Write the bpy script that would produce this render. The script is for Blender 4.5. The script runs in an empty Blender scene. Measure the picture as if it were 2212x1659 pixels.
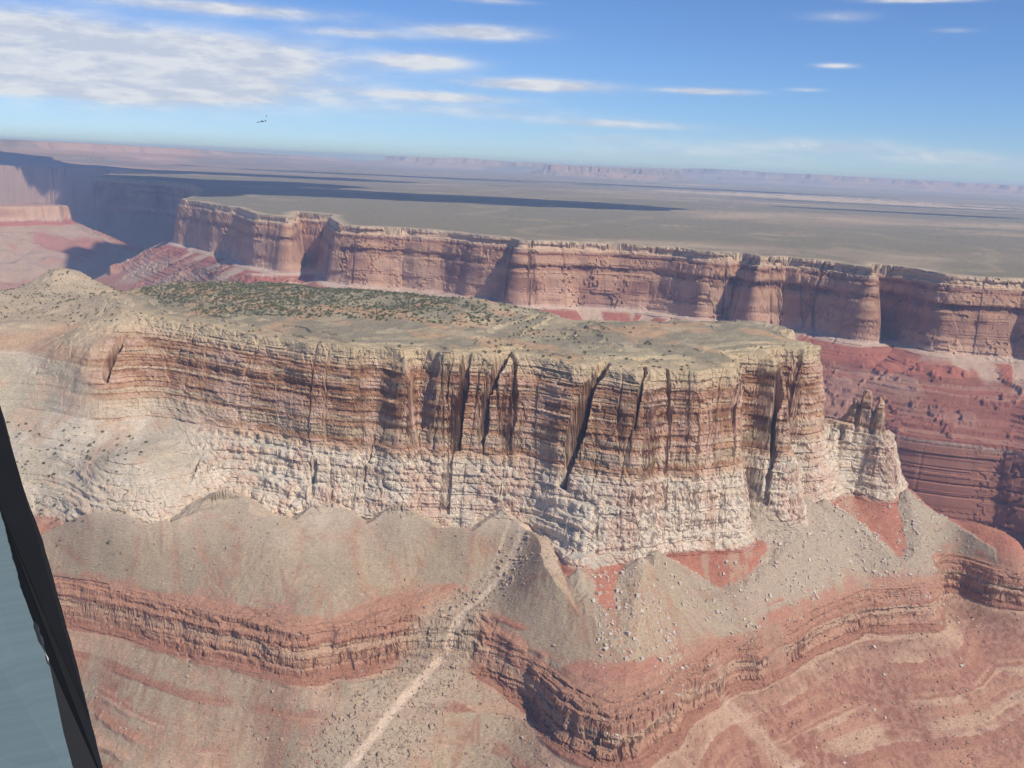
import bpy, bmesh, math, random, time
import numpy as np
from mathutils import Vector, Matrix
T0 = time.time()
C = bpy.context.scene.collection
sc = bpy.context.scene
R = math.radians

# ------------------------------------------------------------------ camera
ZC = 231.0
cd = bpy.data.cameras.new('camera'); cam = bpy.data.objects.new('camera', cd); C.objects.link(cam)
cd.sensor_fit = 'HORIZONTAL'; cd.sensor_width = 36.0
cd.lens = 36.0 * 2170.0 / 2212.0
cd.clip_start = 0.05; cd.clip_end = 200000.0
PITCH, ROLL = R(12.41), R(2.6)
fwd = Vector((0, math.cos(PITCH), -math.sin(PITCH)))
up0 = Vector((0, math.sin(PITCH), math.cos(PITCH))); rt0 = Vector((1, 0, 0))
rt = rt0 * math.cos(ROLL) + up0 * math.sin(ROLL)
up = -rt0 * math.sin(ROLL) + up0 * math.cos(ROLL)
M = Matrix((rt, up, -fwd)).transposed().to_4x4(); M.translation = Vector((0, 0, ZC))
cam.matrix_world = M
sc.camera = cam

# ------------------------------------------------------------------ sun, sky, exposure
SUN_AZ, SUN_EL = R(131), R(43)          # clockwise from +Y (view direction)
world = bpy.data.worlds.new('World'); sc.world = world; world.use_nodes = True
wn = world.node_tree; wn.nodes.clear()
def N(nt, t, **k):
    n = nt.nodes.new(t)
    for a, v in k.items():
        if a == 'ins':
            for i, x in v.items(): n.inputs[i].default_value = x
        else: setattr(n, a, v)
    return n
def L(nt, a, b): nt.links.new(a, b)
def MA(nt, op, a, b=None, c=None, clamp=False):
    n = nt.nodes.new('ShaderNodeMath'); n.operation = op; n.use_clamp = clamp
    for i, x in enumerate((a, b, c)):
        if x is None: continue
        if isinstance(x, (int, float)): n.inputs[i].default_value = x
        else: nt.links.new(x, n.inputs[i])
    return n.outputs[0]
sky = N(wn, 'ShaderNodeTexSky', sky_type='NISHITA', sun_disc=False, sun_elevation=SUN_EL, sun_rotation=SUN_AZ,
        altitude=2200.0, air_density=1.0, dust_density=0.35, ozone_density=2.2)
tc = N(wn, 'ShaderNodeTexCoord')
sep = N(wn, 'ShaderNodeSeparateXYZ'); L(wn, tc.outputs['Generated'], sep.inputs[0])
DX, DY, DZ = sep.outputs
az = MA(wn, 'ARCTAN2', DX, DY)
el = MA(wn, 'ARCSINE', DZ)
# wispy distortion of the cloud field, in degrees of azimuth and elevation
azd = MA(wn, 'MULTIPLY', az, 57.2958); eld = MA(wn, 'MULTIPLY', el, 57.2958)
comb = N(wn, 'ShaderNodeCombineXYZ')
L(wn, MA(wn, 'MULTIPLY', azd, 0.10), comb.inputs[0]); L(wn, MA(wn, 'MULTIPLY', eld, .62), comb.inputs[1])
n1 = N(wn, 'ShaderNodeTexNoise', ins={'Scale': 1.0, 'Detail': 8.0, 'Roughness': 0.62, 'Distortion': 0.35}); L(wn, comb.outputs[0], n1.inputs['Vector'])
comb2 = N(wn, 'ShaderNodeCombineXYZ')
L(wn, MA(wn, 'MULTIPLY', azd, 0.38), comb2.inputs[0]); L(wn, MA(wn, 'MULTIPLY', eld, 1.5), comb2.inputs[1]); comb2.inputs[2].default_value = 7.3
n2 = N(wn, 'ShaderNodeTexNoise', ins={'Scale': 1.0, 'Detail': 7.0, 'Roughness': 0.6, 'Distortion': 0.2}); L(wn, comb2.outputs[0], n2.inputs['Vector'])
NA, NB = n1.outputs[0], n2.outputs[0]
CLOUDS = [(-23.59, 4.03, 8.1, 1.59, 1.6, 0.0), (-15.25, 4.87, 6.28, 0.92, 0.9, 0.0), (-25.4, 5.4, 3.61, 0.96, 0.8, 0.0), (-19.67, 3.07, 10.48, 0.83, 1.1, 0.0), (-16.14, 7.12, 5.69, 0.31, 1.1, 0.0), (-9.47, 6.4, 2.96, 0.23, 0.7, 0.0), (-2.77, 6.77, 2.76, 0.3, 1.5, 0.0), (-5.6, 5.11, 2.13, 0.36, 1.5, 0.0), (0.63, 4.2, 3.29, 0.27, 1.6, 0.0), (-4.93, 3.36, 3.8, 0.24, 0.9, 0.0), (9.67, 4.22, 2.07, 0.14, 1.5, 0.0), (5.31, 2.34, 3.76, 0.2, 0.8, 0.0), (5.11, 1.54, 2.78, 0.25, 0.35, 0.0), (16.35, 5.67, 0.81, 0.11, 0.9, 0.0), (-2.08, 8.39, 1.49, 0.12, 1.2, 0.0), (20.13, 8.84, 2.15, 0.11, 1.4, 0.0), (16.2, 8.09, 1.36, 0.22, 0.5, 0.0), (16.45, 1.55, 4.57, 0.38, 0.6, 0.0), (23.07, 1.17, 3.36, 0.32, 0.6, 0.0), (9.44, 0.97, 6.33, 0.44, 0.3, 0.0), (-3.38, 2.65, 5.6, 0.34, 0.4, 0.0), (-13.37, -0.4, 0.0, 0.0, 0, 0.0), (21.83, 7.4, 0.85, 0.11, 0.35, 0.0), (14.96, 4.44, 0.82, 0.09, 0.4, 0.0)]   # azimuth, elevation, half width, half height (degrees), strength
CLOUD_DARK = (6.4, 6.9, 8.2, 1); CLOUD_LIT = (8.6, 8.8, 9.2, 1); SKY_TINT = (0.7, 0.92, 1.3, 1); SKY_STRENGTH = 0.095; SUN_STRENGTH = 4.7; EXPOSURE = -0.1
acc = None
for (a0, e0, sa, se, amp, tilt) in CLOUDS:
    da = MA(wn, 'SUBTRACT', azd, a0)
    de = MA(wn, 'SUBTRACT', MA(wn, 'SUBTRACT', eld, e0), MA(wn, 'MULTIPLY', da, tilt))
    q = MA(wn, 'ADD', MA(wn, 'POWER', MA(wn, 'ABSOLUTE', MA(wn, 'DIVIDE', da, sa)), 2.0), MA(wn, 'POWER', MA(wn, 'ABSOLUTE', MA(wn, 'DIVIDE', de, se)), 2.0))
    g = MA(wn, 'MULTIPLY', MA(wn, 'EXPONENT', MA(wn, 'MULTIPLY', q, -1.0)), amp)
    acc = g if acc is None else MA(wn, 'ADD', acc, g)
mixn = MA(wn, 'ADD', MA(wn, 'MULTIPLY', NA, 0.55), MA(wn, 'MULTIPLY', NB, 0.45))
dens = MA(wn, 'MULTIPLY', acc, MA(wn, 'MULTIPLY', MA(wn, 'SUBTRACT', mixn, 0.21), 3.5))
dens = MA(wn, 'MULTIPLY', dens, 1.0, clamp=True)
dens = MA(wn, 'SMOOTH_MIN', dens, 0.92, 0.2)
dens = MA(wn, 'MAXIMUM', dens, 0.0)
mix = N(wn, 'ShaderNodeMix', data_type='RGBA')
L(wn, dens, mix.inputs[0])
tint = N(wn, 'ShaderNodeMix', data_type='RGBA', blend_type='MULTIPLY'); tint.inputs[0].default_value = 1.0
L(wn, sky.outputs[0], tint.inputs[6]); tint.inputs[7].default_value = SKY_TINT
L(wn, tint.outputs[2], mix.inputs[6])
cr = N(wn, 'ShaderNodeMix', data_type='RGBA'); L(wn, MA(wn, 'MULTIPLY', MA(wn, 'SUBTRACT', NB, 0.42), 6.0, clamp=True), cr.inputs[0])
cr.inputs[6].default_value = CLOUD_DARK; cr.inputs[7].default_value = CLOUD_LIT
L(wn, cr.outputs[2], mix.inputs[7])
bg = N(wn, 'ShaderNodeBackground'); bg.inputs[1].default_value = SKY_STRENGTH
L(wn, mix.outputs[2], bg.inputs[0])
wo = N(wn, 'ShaderNodeOutputWorld'); L(wn, bg.outputs[0], wo.inputs[0])

sl = bpy.data.lights.new('sun', 'SUN'); sl.energy = SUN_STRENGTH; sl.angle = R(0.53); sl.color = (1.0, 0.925, 0.82)
sun = bpy.data.objects.new('sun', sl); C.objects.link(sun)
sdir = Vector((math.sin(SUN_AZ) * math.cos(SUN_EL), math.cos(SUN_AZ) * math.cos(SUN_EL), math.sin(SUN_EL)))
sun.rotation_euler = sdir.to_track_quat('Z', 'Y').to_euler(); sun.location = (0, 0, 3000)

sc.view_settings.view_transform = 'Standard'; sc.view_settings.look = 'None'
sc.view_settings.exposure = EXPOSURE; sc.view_settings.gamma = 1.0; sc.view_settings.use_curve_mapping = False
sc.cycles.use_adaptive_sampling = True; sc.cycles.adaptive_threshold = 0.03
sc.cycles.use_denoising = True; sc.cycles.max_bounces = 4; sc.cycles.diffuse_bounces = 2; sc.cycles.volume_bounces = 2
sc.cycles.time_limit = 700

# ------------------------------------------------------------------ noise helpers
rng = np.random.RandomState(11)
TAB = rng.rand(256, 256)
TABX = rng.rand(256, 256); TABY = rng.rand(256, 256); TABV = rng.rand(256, 256)
def vn(x, y, lam, seed=0):
    """smooth value noise, -1..1, feature size lam"""
    x = x / lam + seed * 17.31; y = y / lam + seed * 9.77
    xi = np.floor(x); yi = np.floor(y); fx = x - xi; fy = y - yi
    xi = xi.astype(np.int64) & 255; yi = yi.astype(np.int64) & 255
    x1 = (xi + 1) & 255; y1 = (yi + 1) & 255
    fx = fx * fx * (3 - 2 * fx); fy = fy * fy * (3 - 2 * fy)
    a = TAB[yi, xi]; b = TAB[yi, x1]; c = TAB[y1, xi]; d = TAB[y1, x1]
    return (a + (b - a) * fx + (c - a + (a - b - c + d) * fx) * fy) * 2 - 1
def fbm(x, y, lam, oct=4, seed=0, g=0.5):
    s = 0; A = 1; n = 0
    for o in range(oct):
        # rotate each octave so that no lattice shows
        ca, sa = math.cos(0.9 * o + 0.4), math.sin(0.9 * o + 0.4)
        s = s + A * vn(x * ca - y * sa, x * sa + y * ca, lam, seed + o * 3); n += A; A *= g; lam *= 0.5
    return s / n
def worley(x, y, lam, seed=0):
    """nearest-cell value, F2-F1 (in cell units), F1"""
    x = x / lam + seed * 5.13; y = y / lam + seed * 3.71
    xi = np.floor(x); yi = np.floor(y)
    f1 = np.full(x.shape, 9.0); f2 = np.full(x.shape, 9.0); v = np.zeros(x.shape)
    for j in (-1, 0, 1):
        for i in (-1, 0, 1):
            cx = xi + i; cy = yi + j
            ix = cx.astype(np.int64) & 255; iy = cy.astype(np.int64) & 255
            d = np.hypot(cx + TABX[iy, ix] - x, cy + TABY[iy, ix] - y)
            nw = d < f1
            f2 = np.where(nw, f1, np.minimum(f2, d)); v = np.where(nw, TABV[iy, ix], v); f1 = np.where(nw, d, f1)
    return v * 2 - 1, f2 - f1, f1
def sm(x, a, b):
    t = np.clip((x - a) / (b - a), 0, 1); return t * t * (3 - 2 * t)
def smax(a, b, k): return np.maximum(a, b) + .25 * k * np.clip(1 - np.abs(a - b) / k, 0, 1) ** 2
def lerp(a, b, t): return a + (b - a) * t

# ------------------------------------------------------------------ survey of the place (metres; camera over the origin, +Y is the view direction, z = 0 the plateau)
NEAR = [(-572.7, 1398.8, -10), (-535.9, 1388.2, -8), (-505.4, 1384.6, -8), (-413.8, 1339.5, -5), (-329.6, 1280.1, 0), (-267.3, 1241.1, 0), (-198.6, 1213.2, 0), (-127.8, 1190.6, 0), (-83.2, 1192.5, 0), (-50.0, 1200.6, 0), (-5.1, 1220.6, 0), (40.3, 1201.3, 0), (100.6, 1177.9, 0), (162.6, 1186.6, 0), (221.6, 1205.9, 0), (283.1, 1229.0, 0), (344.3, 1289.8, 0), (394.7, 1352.3, 0), (-719.7, 1380.4, -50), (-654.0, 1378.9, -50), (-568.8, 1330.5, -50), (-688.7, 1312.7, -103), (-626.0, 1312.4, -100), (-549.5, 1280.1, -89), (-774.6, 1298.2, -110), (-475.0, 1238.7, -137), (-661.8, 1253.7, -150), (-589.0, 1224.3, -169), (-516.1, 1192.9, -156), (-480.1, 1306.4, -95), (-409.5, 1278.5, -104), (-348.6, 1256.3, -108), (-283.2, 1232.4, -114), (-231.3, 1208.1, -120), (-172.4, 1200.1, -112), (-114.9, 1199.7, -108), (-56.7, 1187.9, -112), (-10.7, 1182.3, -120), (56.6, 1157.8, -120), (110.9, 1143.3, -117), (164.7, 1131.0, -122), (222.4, 1151.4, -120), (284.7, 1185.9, -116), (358.1, 1253.0, -108), (439.8, 1389.2, -112), (504.5, 1423.7, -118), (534.4, 1402.7, -118), (-710.8, 1172.8, -214), (-625.2, 1173.6, -212), (-566.6, 1170.7, -213), (-490.0, 1124.1, -213), (-431.8, 1115.7, -214), (-384.1, 1136.7, -215), (-340.1, 1177.9, -215), (-264.1, 1147.3, -215), (-209.9, 1157.4, -215), (-153.8, 1161.3, -215), (-91.4, 1161.3, -215), (-51.5, 1158.5, -215), (-6.3, 1159.5, -215), (27.7, 1152.8, -215), (55.1, 1126.1, -215), (67.8, 1098.9, -215), (80.3, 1079.6, -215), (129.9, 1099.2, -215), (182.1, 1126.8, -215), (229.1, 1144.2, -215), (304.7, 1236.5, -215), (391.4, 1339.5, -215), (465.4, 1369.7, -215), (507.0, 1396.2, -215), (574.8, 1407.4, -212), (-518.2, 1089.6, -312), (-443.6, 1065.5, -320), (-349.9, 1024.2, -320), (-260.1, 995.9, -320), (-216.3, 979.8, -320), (-164.2, 994.5, -320), (-117.3, 1020.5, -315), (23.2, 986.1, -350), (61.7, 935.6, -350), (120.0, 892.1, -350), (182.9, 945.4, -350), (246.3, 1024.4, -350), (303.6, 1070.4, -350), (359.9, 1119.7, -350), (421.1, 1173.2, -350), (493.3, 1212.2, -350), (549.3, 1224.3, -350), (-44.3, 1071.1, -280), (-88.9, 998.4, -335), (-121.6, 945.4, -360), (-150.5, 916.8, -380), (-16.3, 977.6, -358), (-32.8, 933.5, -385), (-369.3, 930.3, -400), (-249.3, 932.0, -395), (-490.5, 1044.3, -375), (269.4, 987.2, -405), (388.1, 1034.3, -430), (654.2, 1127.6, -440), (534.8, 1149.1, -395), (685.2, 1385.3, -270), (746.9, 1369.3, -275), (890.4, 1399.5, -280), (576.2, 1315.7, -262), (621.6, 1336.4, -345), (668.3, 1370.7, -338), (760.6, 1375.4, -345), (881.0, 1355.9, -370), (647.7, 1263.3, -385), (698.2, 1228.7, -405), (85.5, 1070.1, -222), (-633.8, 1071.8, -315), (-727.9, 1051.8, -310), (-908.6, 1994.9, 4), (-925.6, 1874.9, -22), (-799.2, 1910.2, -22), (-906.7, 1752.2, -22), (-816.3, 1732.7, -22), (-743.6, 1816.1, -24), (-649.1, 1716.7, -22), (-969.0, 1648.4, -20), (-776.5, 1494.3, -34), (-699.2, 1478.3, -35), (-611.0, 1433.2, -34), (-626.5, 1513.0, -30)]
TOP = [(-554.6, 1522.7, 4), (-441.3, 1430.4, 8), (-331.6, 1389.6, 9), (-225.6, 1337.6, 9), (-126.8, 1287.9, 8), (-66.5, 1288.6, 7), (23.9, 1280.8, 4), (138.6, 1229.3, 5), (229.4, 1255.7, 6), (318.9, 1340.8, 5), (-514.9, 1622.7, 16), (-428.3, 1637.1, 19), (-312.1, 1624.4, 19), (-196.4, 1602.4, 18), (-84.4, 1594.1, 16), (4.6, 1579.1, 11), (71.2, 1487.5, 1), (76.9, 1386.9, 2), (124.6, 1424.4, 10), (231.4, 1475.6, 13), (340.8, 1505.3, 12), (408.1, 1519.6, 5), (-362.0, 1517.6, 17), (-215.2, 1478.3, 15), (211.7, 1338.4, 10)]
FARP = [(6000, -2500), (2300, 500), (1759.0, 1518.0), (1659.0, 2276.0), (1435.0, 2434.0), (1288.0, 2563.0), (1207.0, 2572.0), (1120.0, 2590.0), (1105.0, 2606.0), (1090.0, 2730.0), (1050.0, 2830.0), (1000.0, 2860.0), (965, 2810), (955.0, 2716.0), (886.0, 2840.0), (779.0, 2929.0), (692.0, 2901.0), (661.0, 3007.0), (572.0, 3008.0), (534.0, 3069.0), (433.0, 3152.0), (320.0, 3179.0), (189.0, 3178.0), (14.0, 3130.0), (-12.0, 3212.0), (-90.0, 3246.0), (-216.0, 3361.0), (-379.0, 3439.0), (-534.0, 3426.0), (-612.0, 3472.0), (-748.0, 4018.0), (-909.0, 4136.0), (-860.0, 3743.0), (-991.0, 3867.0), (-1150.0, 4188.0), (-1321.0, 4376.0), (-1535.0, 4665.0), (-1803.0, 5718.0), (-2104.0, 6536.0), (-2486.0, 7075.0), (-2689.0, 7102.0), (-3102.0, 7397.0), (-3350, 8300), (-2950, 9300), (-3887, 9807), (-4640, 10349), (-5300, 11600), (-7500, 12500), (-12000, 13500), (-60000, 22000)]
BUTTE = [(-3357.0, 5331.0), (-2930.0, 5634.0), (-2808.0, 5862.0)]
CONES = [(-344.7, 1195.0, -200, 0.6), (-274.2, 1119.8, -208, 0.6), (-242.2, 1123.8, -208, 0.6), (-214.1, 1135.1, -208, 0.6), (-144.9, 1136.1, -208, 0.6), (-105.7, 1133.4, -208, 0.6), (-72.0, 1127.6, -210, 0.6), (-3.5, 1146.2, -208, 0.6), (33.0, 1158.6, -208, 0.6), (85.3, 1069.6, -219, 0.6), (158.6, 1094.9, -209, 0.6), (290.8, 1202.2, -206, 0.6), (380.1, 1299.6, -205, 0.6), (439.4, 1329.9, -206, 0.6), (576.3, 1386.7, -205, 0.6), (-525.0, 1253.0, -200, 0.6), (-467.7, 1090.4, -172, 0.62), (-429.0, 1099.5, -198, 0.62), (-391.0, 1071.8, -172, 0.62), (-359.9, 1087.4, -172, 0.62), (-345.3, 1102.0, -172, 0.62), (-322.7, 1132.1, -180, 0.62), (-272.2, 1101.5, -172, 0.62), (-245.9, 1128.2, -198, 0.62), (-198.0, 1099.9, -172, 0.62), (-164.3, 1115.2, -180, 0.62), (-138.9, 1140.1, -198, 0.62), (-110.5, 1139.3, -198, 0.62), (-64.3, 1114.9, -180, 0.62), (-49.5, 1146.2, -205, 0.62), (-9.5, 1101.4, -172, 0.62), (20.3, 1123.3, -190, 0.62), (-437.6, 1198.4, -160, 0.62), (-346.2, 1162.3, -168, 0.62), (-215.9, 1143.8, -172, 0.62), (-128.4, 1155.6, -176, 0.62), (-4.9, 1158.5, -180, 0.62), (337.9, 1266.0, -176, 0.62), (294.7, 1226.7, -193, 0.62), (395.5, 1316.1, -190, 0.62), (178.9, 1108.8, -205, 0.62)]
CHUTE = [(33.3, 1161.3, -212), (7.2, 1113.0, -250), (-44.3, 1071.1, -280), (-89.6, 1004.7, -333), (-122.0, 948.6, -362), (-150.5, 916.8, -380)]
CH_S = [0, 54.9, 121.3, 201.7, 266.5, 309.2]
CREV = [(-539.9, 1323.1, 1.396, 5, 24, 18), (-381.7, 1188.7, 1.484, 3, 22, 8), (-253.0, 1174.9, 1.484, 4, 24, 15), (-168.3, 1180.7, 1.396, 3, 20, 7), (-81.6, 1172.3, 1.396, 3, 22, 9), (-59.9, 1177.5, 1.396, 5, 26, 16), (-10.8, 1219.2, 1.309, 7, 30, 22), (3.6, 1207.5, 1.92, 4, 24, 6), (105.8, 1173.5, 1.309, 9, 34, 27), (156.3, 1157.5, 1.484, 3, 20, 7), (179.6, 1149.4, 1.484, 2.5, 20, 6), (273.8, 1212.2, 1.658, 3, 20, 8), (332.9, 1255.7, 1.222, 4.5, 24, 14), (378.3, 1331.0, 1.047, 4.5, 24, 14), (391.0, 1301.0, 1.047, 3, 20, 7), (479.5, 1419.2, 1.25, 4.0, 14, 4), (507.3, 1432.2, 1.25, 4.0, 14, 4), (529.7, 1428.2, 1.25, 4.0, 14, 4), (542.3, 1411.9, 1.25, 4.0, 14, 4)]
RILLS = [([(33.3, 1169.2), (7.1, 1119.8), (-41.8, 1075.5), (-62.5, 1039.0), (-76.1, 1022.0), (-102.4, 985.7), (-126.4, 946.0), (-150.5, 916.8)], 6, 0.9), ([(7.8, 1158.1), (-30.5, 1095.4), (-65.5, 1068.9)], 2.6, 0.6), ([(245.3, 1035.6), (285.7, 1026.5), (336.9, 1007.6)], 14, 0.3)]
RIDGES = [([(-7069.0, 10910.0), (-6506.0, 12734.0), (-6272.0, 15801.0), (-6438.0, 21037.0), (-5672.0, 29459.0), (-5535.0, 37595.0)], [228, 232, 226, 195, 125, 40], 900, 1900, 0.04), ([(-2340.0, 27902.0), (-1774.0, 27944.0), (-323.0, 27998.0), (3441.0, 27788.0), (5856.0, 27381.0), (9053.0, 25967.0), (11953.0, 23651.0)], [245, 278, 250, 270, 305, 275, 225], 900, 1300, 0.12), ([(828.0, 20483.0), (2519.0, 20345.0)], [228, 218], 450, 500, 0.04)]
BIG_BOULDERS = []
CLOUD_MESHES = [(-5300, 9900, 2700, 2300, 800, -0.3, 23), (-1750, 6300, 2600, 2400, 620, -0.10471975511965978, 3), (-2800, 7150, 2600, 2000, 950, 0.0, 5), (-1850, 5350, 2600, 420, 520, 0.4, 6), (-2600, 9900, 3000, 2200, 500, -0.05, 7), (2500, 13500, 3600, 2600, 420, -0.1, 9), (2600, 7400, 2500, 1100, 150, -0.1, 11), (3500, 9500, 3000, 1300, 170, -0.1, 13), (-1500, 12800, 3600, 2500, 350, 0, 15), (5200, 10500, 3000, 900, 160, -0.2, 17)]
AZSTEP = 0.052; RSTEP = 0.9; NROWS = 1900
SR = [(-0.3346, 0.6071, 230.9029), (-0.3248, 0.6049, 230.8634), (-0.3169, 0.6032, 230.8397), (-0.3021, 0.5957, 230.7905), (-0.2886, 0.5893, 230.7562), (-0.2765, 0.5804, 230.7232), (-0.2638, 0.5701, 230.6911), (-0.2499, 0.5565, 230.6567), (-0.2381, 0.5443, 230.6297), (-0.2208, 0.5252, 230.5933)]
SL = [(-0.3515, 0.5952, 230.8897), (-0.329, 0.5909, 230.8196), (-0.3119, 0.5852, 230.7758), (-0.3039, 0.5798, 230.7519), (-0.2952, 0.5737, 230.7284), (-0.2848, 0.5661, 230.7027), (-0.2744, 0.5562, 230.6754), (-0.2637, 0.5467, 230.6513), (-0.2542, 0.5388, 230.6325), (-0.2381, 0.523, 230.6003)]
PAN = [(-0.3994, 0.5576, 230.8504), (-0.3173, 0.593, 230.7988), (-0.2937, 0.5811, 230.7375), (-0.2646, 0.5596, 230.6689), (-0.2402, 0.5362, 230.6158), (-0.2262, 0.5191, 230.5851), (-0.3609, 0.4663, 230.6191)]
BUG = [(-0.1467, 0.5815, 231.0165), (-0.1447, 0.5819, 231.0204), (-0.1423, 0.5825, 231.0215)]
PANEL_A = (0.08, 0.12, 0.135, 1); PANEL_B = (0.115, 0.165, 0.18, 1)
HAZE_COL = (0.44, 0.62, 1.0, 1); HAZE_D = 5.8e-05

EXTRA = [(-900, 2700, 430), (-300, 2150, 430), (200, 1950, 430), (520, 1850, 430), (850, 1780, 420), (-1000, 2480, 200), (-600, 2150, 200),
         (-300, 1800, 150), (0, 1720, 150), (250, 1640, 150), (420, 1640, 130), (-1400, 2700, 430), (560, 1560, 150),
         (400, 1420, -3), (408, 1480, -2), (432, 1410, 23), (440, 1470, 24), (440, 1530, 28), (600, 1450, 85), (560, 1500, 85), (545, 1440, 30),
         (0, 650, 480), (400, 720, 560), (-400, 700, 520), (750, 850, 540), (-800, 800, 480), (1100, 1050, 480), (-1200, 1000, 300), (-1300, 1500, 90), (1000, 1500, 240),
         (1250, 1350, 380), (700, 1560, 330), (-1400, 2000, 60), (-1130, 2050, 45), (-1080, 2150, 110), (-1250, 2000, 60), (-780, 2200, 120), (-700, 2080, 60), (0, 300, 650), (900, 400, 650), (-900, 400, 600),(900,1650,420)]
def tilt(X): return sm(X, -60.0, 60.0)
def pinv(z, X):
    t = float(tilt(np.array(X))); zt = -272 - 28 * t; zb = -320 - 30 * t; ft = 80 + (-215 - zt) / 0.70; fb = ft + 30
    if z >= 0: return -4.0 * z
    if z > -120: return 25 * (-z) / 120
    if z > -215: return 25 + 55 * (-120 - z) / 95
    if z > zt: return 80 + (-215 - z) / 0.70
    if z > zb: return ft + 30 * (zt - z) / (zt - zb)
    return fb + (zb - z) / 0.62
pts = [(x, y, pinv(z, x)) for x, y, z in NEAR] + [(x, y, -4.0 * z) for x, y, z in TOP] + EXTRA
P_ = np.array(pts, float)
def tps_fit(P, reg):
    n = len(P); X = P[:, :2] / 500.0
    d2 = ((X[:, None] - X[None]) ** 2).sum(-1)
    K = 0.5 * d2 * np.log(d2 + 1e-12); K[np.arange(n), np.arange(n)] = reg
    A = np.zeros((n + 3, n + 3)); A[:n, :n] = K; A[:n, n] = 1; A[:n, n + 1:] = X; A[n, :n] = 1; A[n + 1:, :n] = X.T
    w = np.linalg.solve(A, np.concatenate([P[:, 2], np.zeros(3)])); return X, w
tx, tw = tps_fit(P_, 2e-4)
GX0, GY0, GS = -1800.0, 200.0, 6.0
gx = np.arange(GX0, 1900, GS); gy = np.arange(GY0, 3000, GS)
gX, gY = np.meshgrid(gx / 500.0, gy / 500.0)
PHI = tw[-3] + tw[-2] * gX + tw[-1] * gY
for k in range(len(tx)):
    d2 = (gX - tx[k, 0]) ** 2 + (gY - tx[k, 1]) ** 2
    PHI += tw[k] * 0.5 * d2 * np.log(d2 + 1e-12)
gr = np.gradient(PHI, GS); GRAD = np.clip(np.hypot(*gr), 0.05, 3.0)
def gridlook(G, X, Y):
    u = np.clip((X - GX0) / GS, 0, G.shape[1] - 1.001); v = np.clip((Y - GY0) / GS, 0, G.shape[0] - 1.001)
    i = u.astype(np.int64); j = v.astype(np.int64); u = u - i; v = v - j
    return (G[j, i] * (1 - u) + G[j, i + 1] * u) * (1 - v) + (G[j + 1, i] * (1 - u) + G[j + 1, i + 1] * u) * v

def seg_dist(X, Y, poly):
    best = np.full(X.shape, 1e9); ss = np.zeros(X.shape); s0 = 0
    for (x0, y0), (x1, y1) in zip(poly[:-1], poly[1:]):
        dx, dy = x1 - x0, y1 - y0; l2 = dx * dx + dy * dy
        t = np.clip(((X - x0) * dx + (Y - y0) * dy) / l2, 0, 1)
        d = np.hypot(X - x0 - t * dx, Y - y0 - t * dy)
        m = d < best; best = np.where(m, d, best); ss = np.where(m, s0 + t * math.sqrt(l2), ss); s0 += math.sqrt(l2)
    return best, ss
def inside(X, Y, poly):
    c = np.zeros(X.shape, bool); n = len(poly)
    for i in range(n):
        x0, y0 = poly[i]; x1, y1 = poly[(i + 1) % n]
        if y0 == y1: continue
        m = ((y0 > Y) != (y1 > Y)); c ^= m & (X < (x1 - x0) * (Y - y0) / (y1 - y0) + x0)
    return c

# ------------------------------------------------------------------ strata tables
r2 = random.Random(5)
beds = []; z = 0.0
while z < 120:
    h = r2.choice([2.5, 3.5, 4.5, 6, 9, 13]) * r2.uniform(.8, 1.2)
    if z + h > 118: h = 120 - z
    beds.append([z, h]); z += h
K = len(beds); wts = [r2.expovariate(1.0) + .15 + (2.2 if b[0] < 22 else 0) + (1.5 if 50 < b[0] < 58 else 0) for b in beds]
cum = np.cumsum(wts); cum = (cum - wts[0] * .5) / cum[-1] * 24
BED = [(h, p) for (z0, h), p in zip(beds, cum)]
wbeds = []; z = 0.0
while z < 95:
    h = r2.uniform(4, 11)
    if z + h > 92: h = 95 - z
    wbeds.append([z, h]); z += h
wts = [r2.uniform(.5, 1.5) for b in wbeds]; cum = np.cumsum(wts); cum = 26 + cum / cum[-1] * 52
WBED = [(h, p) for (z0, h), p in zip(wbeds, cum)]
# ledge table for slopes
def ledges(z0, z1, seed, lo, hi, frac, steep):
    r = random.Random(seed); zi = [z0]; zo = [z0]; z = z0
    while z > z1:
        p = r.uniform(lo, hi); f = frac * r.uniform(.4, 1.5); 
        # the ledge band: over input height p*f/steep the output drops p*f
        b = p * f; a = b / steep
        rest_in = p - a; rest_out = p - b
        z -= rest_in; o = zo[-1] - rest_out; zi.append(z); zo.append(o)
        z -= a; zi.append(z); zo.append(o - b)
    return np.array(zi[::-1]), np.array(zo[::-1])
LZI, LZO = ledges(-222.0, -700.0, 3, 5, 16, 0.42, 6.0)
FZI, FZO = ledges(-215.0, -330.0, 9, 4, 12, 0.65, 8.0)
def terr(z, amount, zi, zo, hi):
    t = np.interp(z, zi, zo)
    return np.where(z < hi, z + (t - z) * amount, z)
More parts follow.
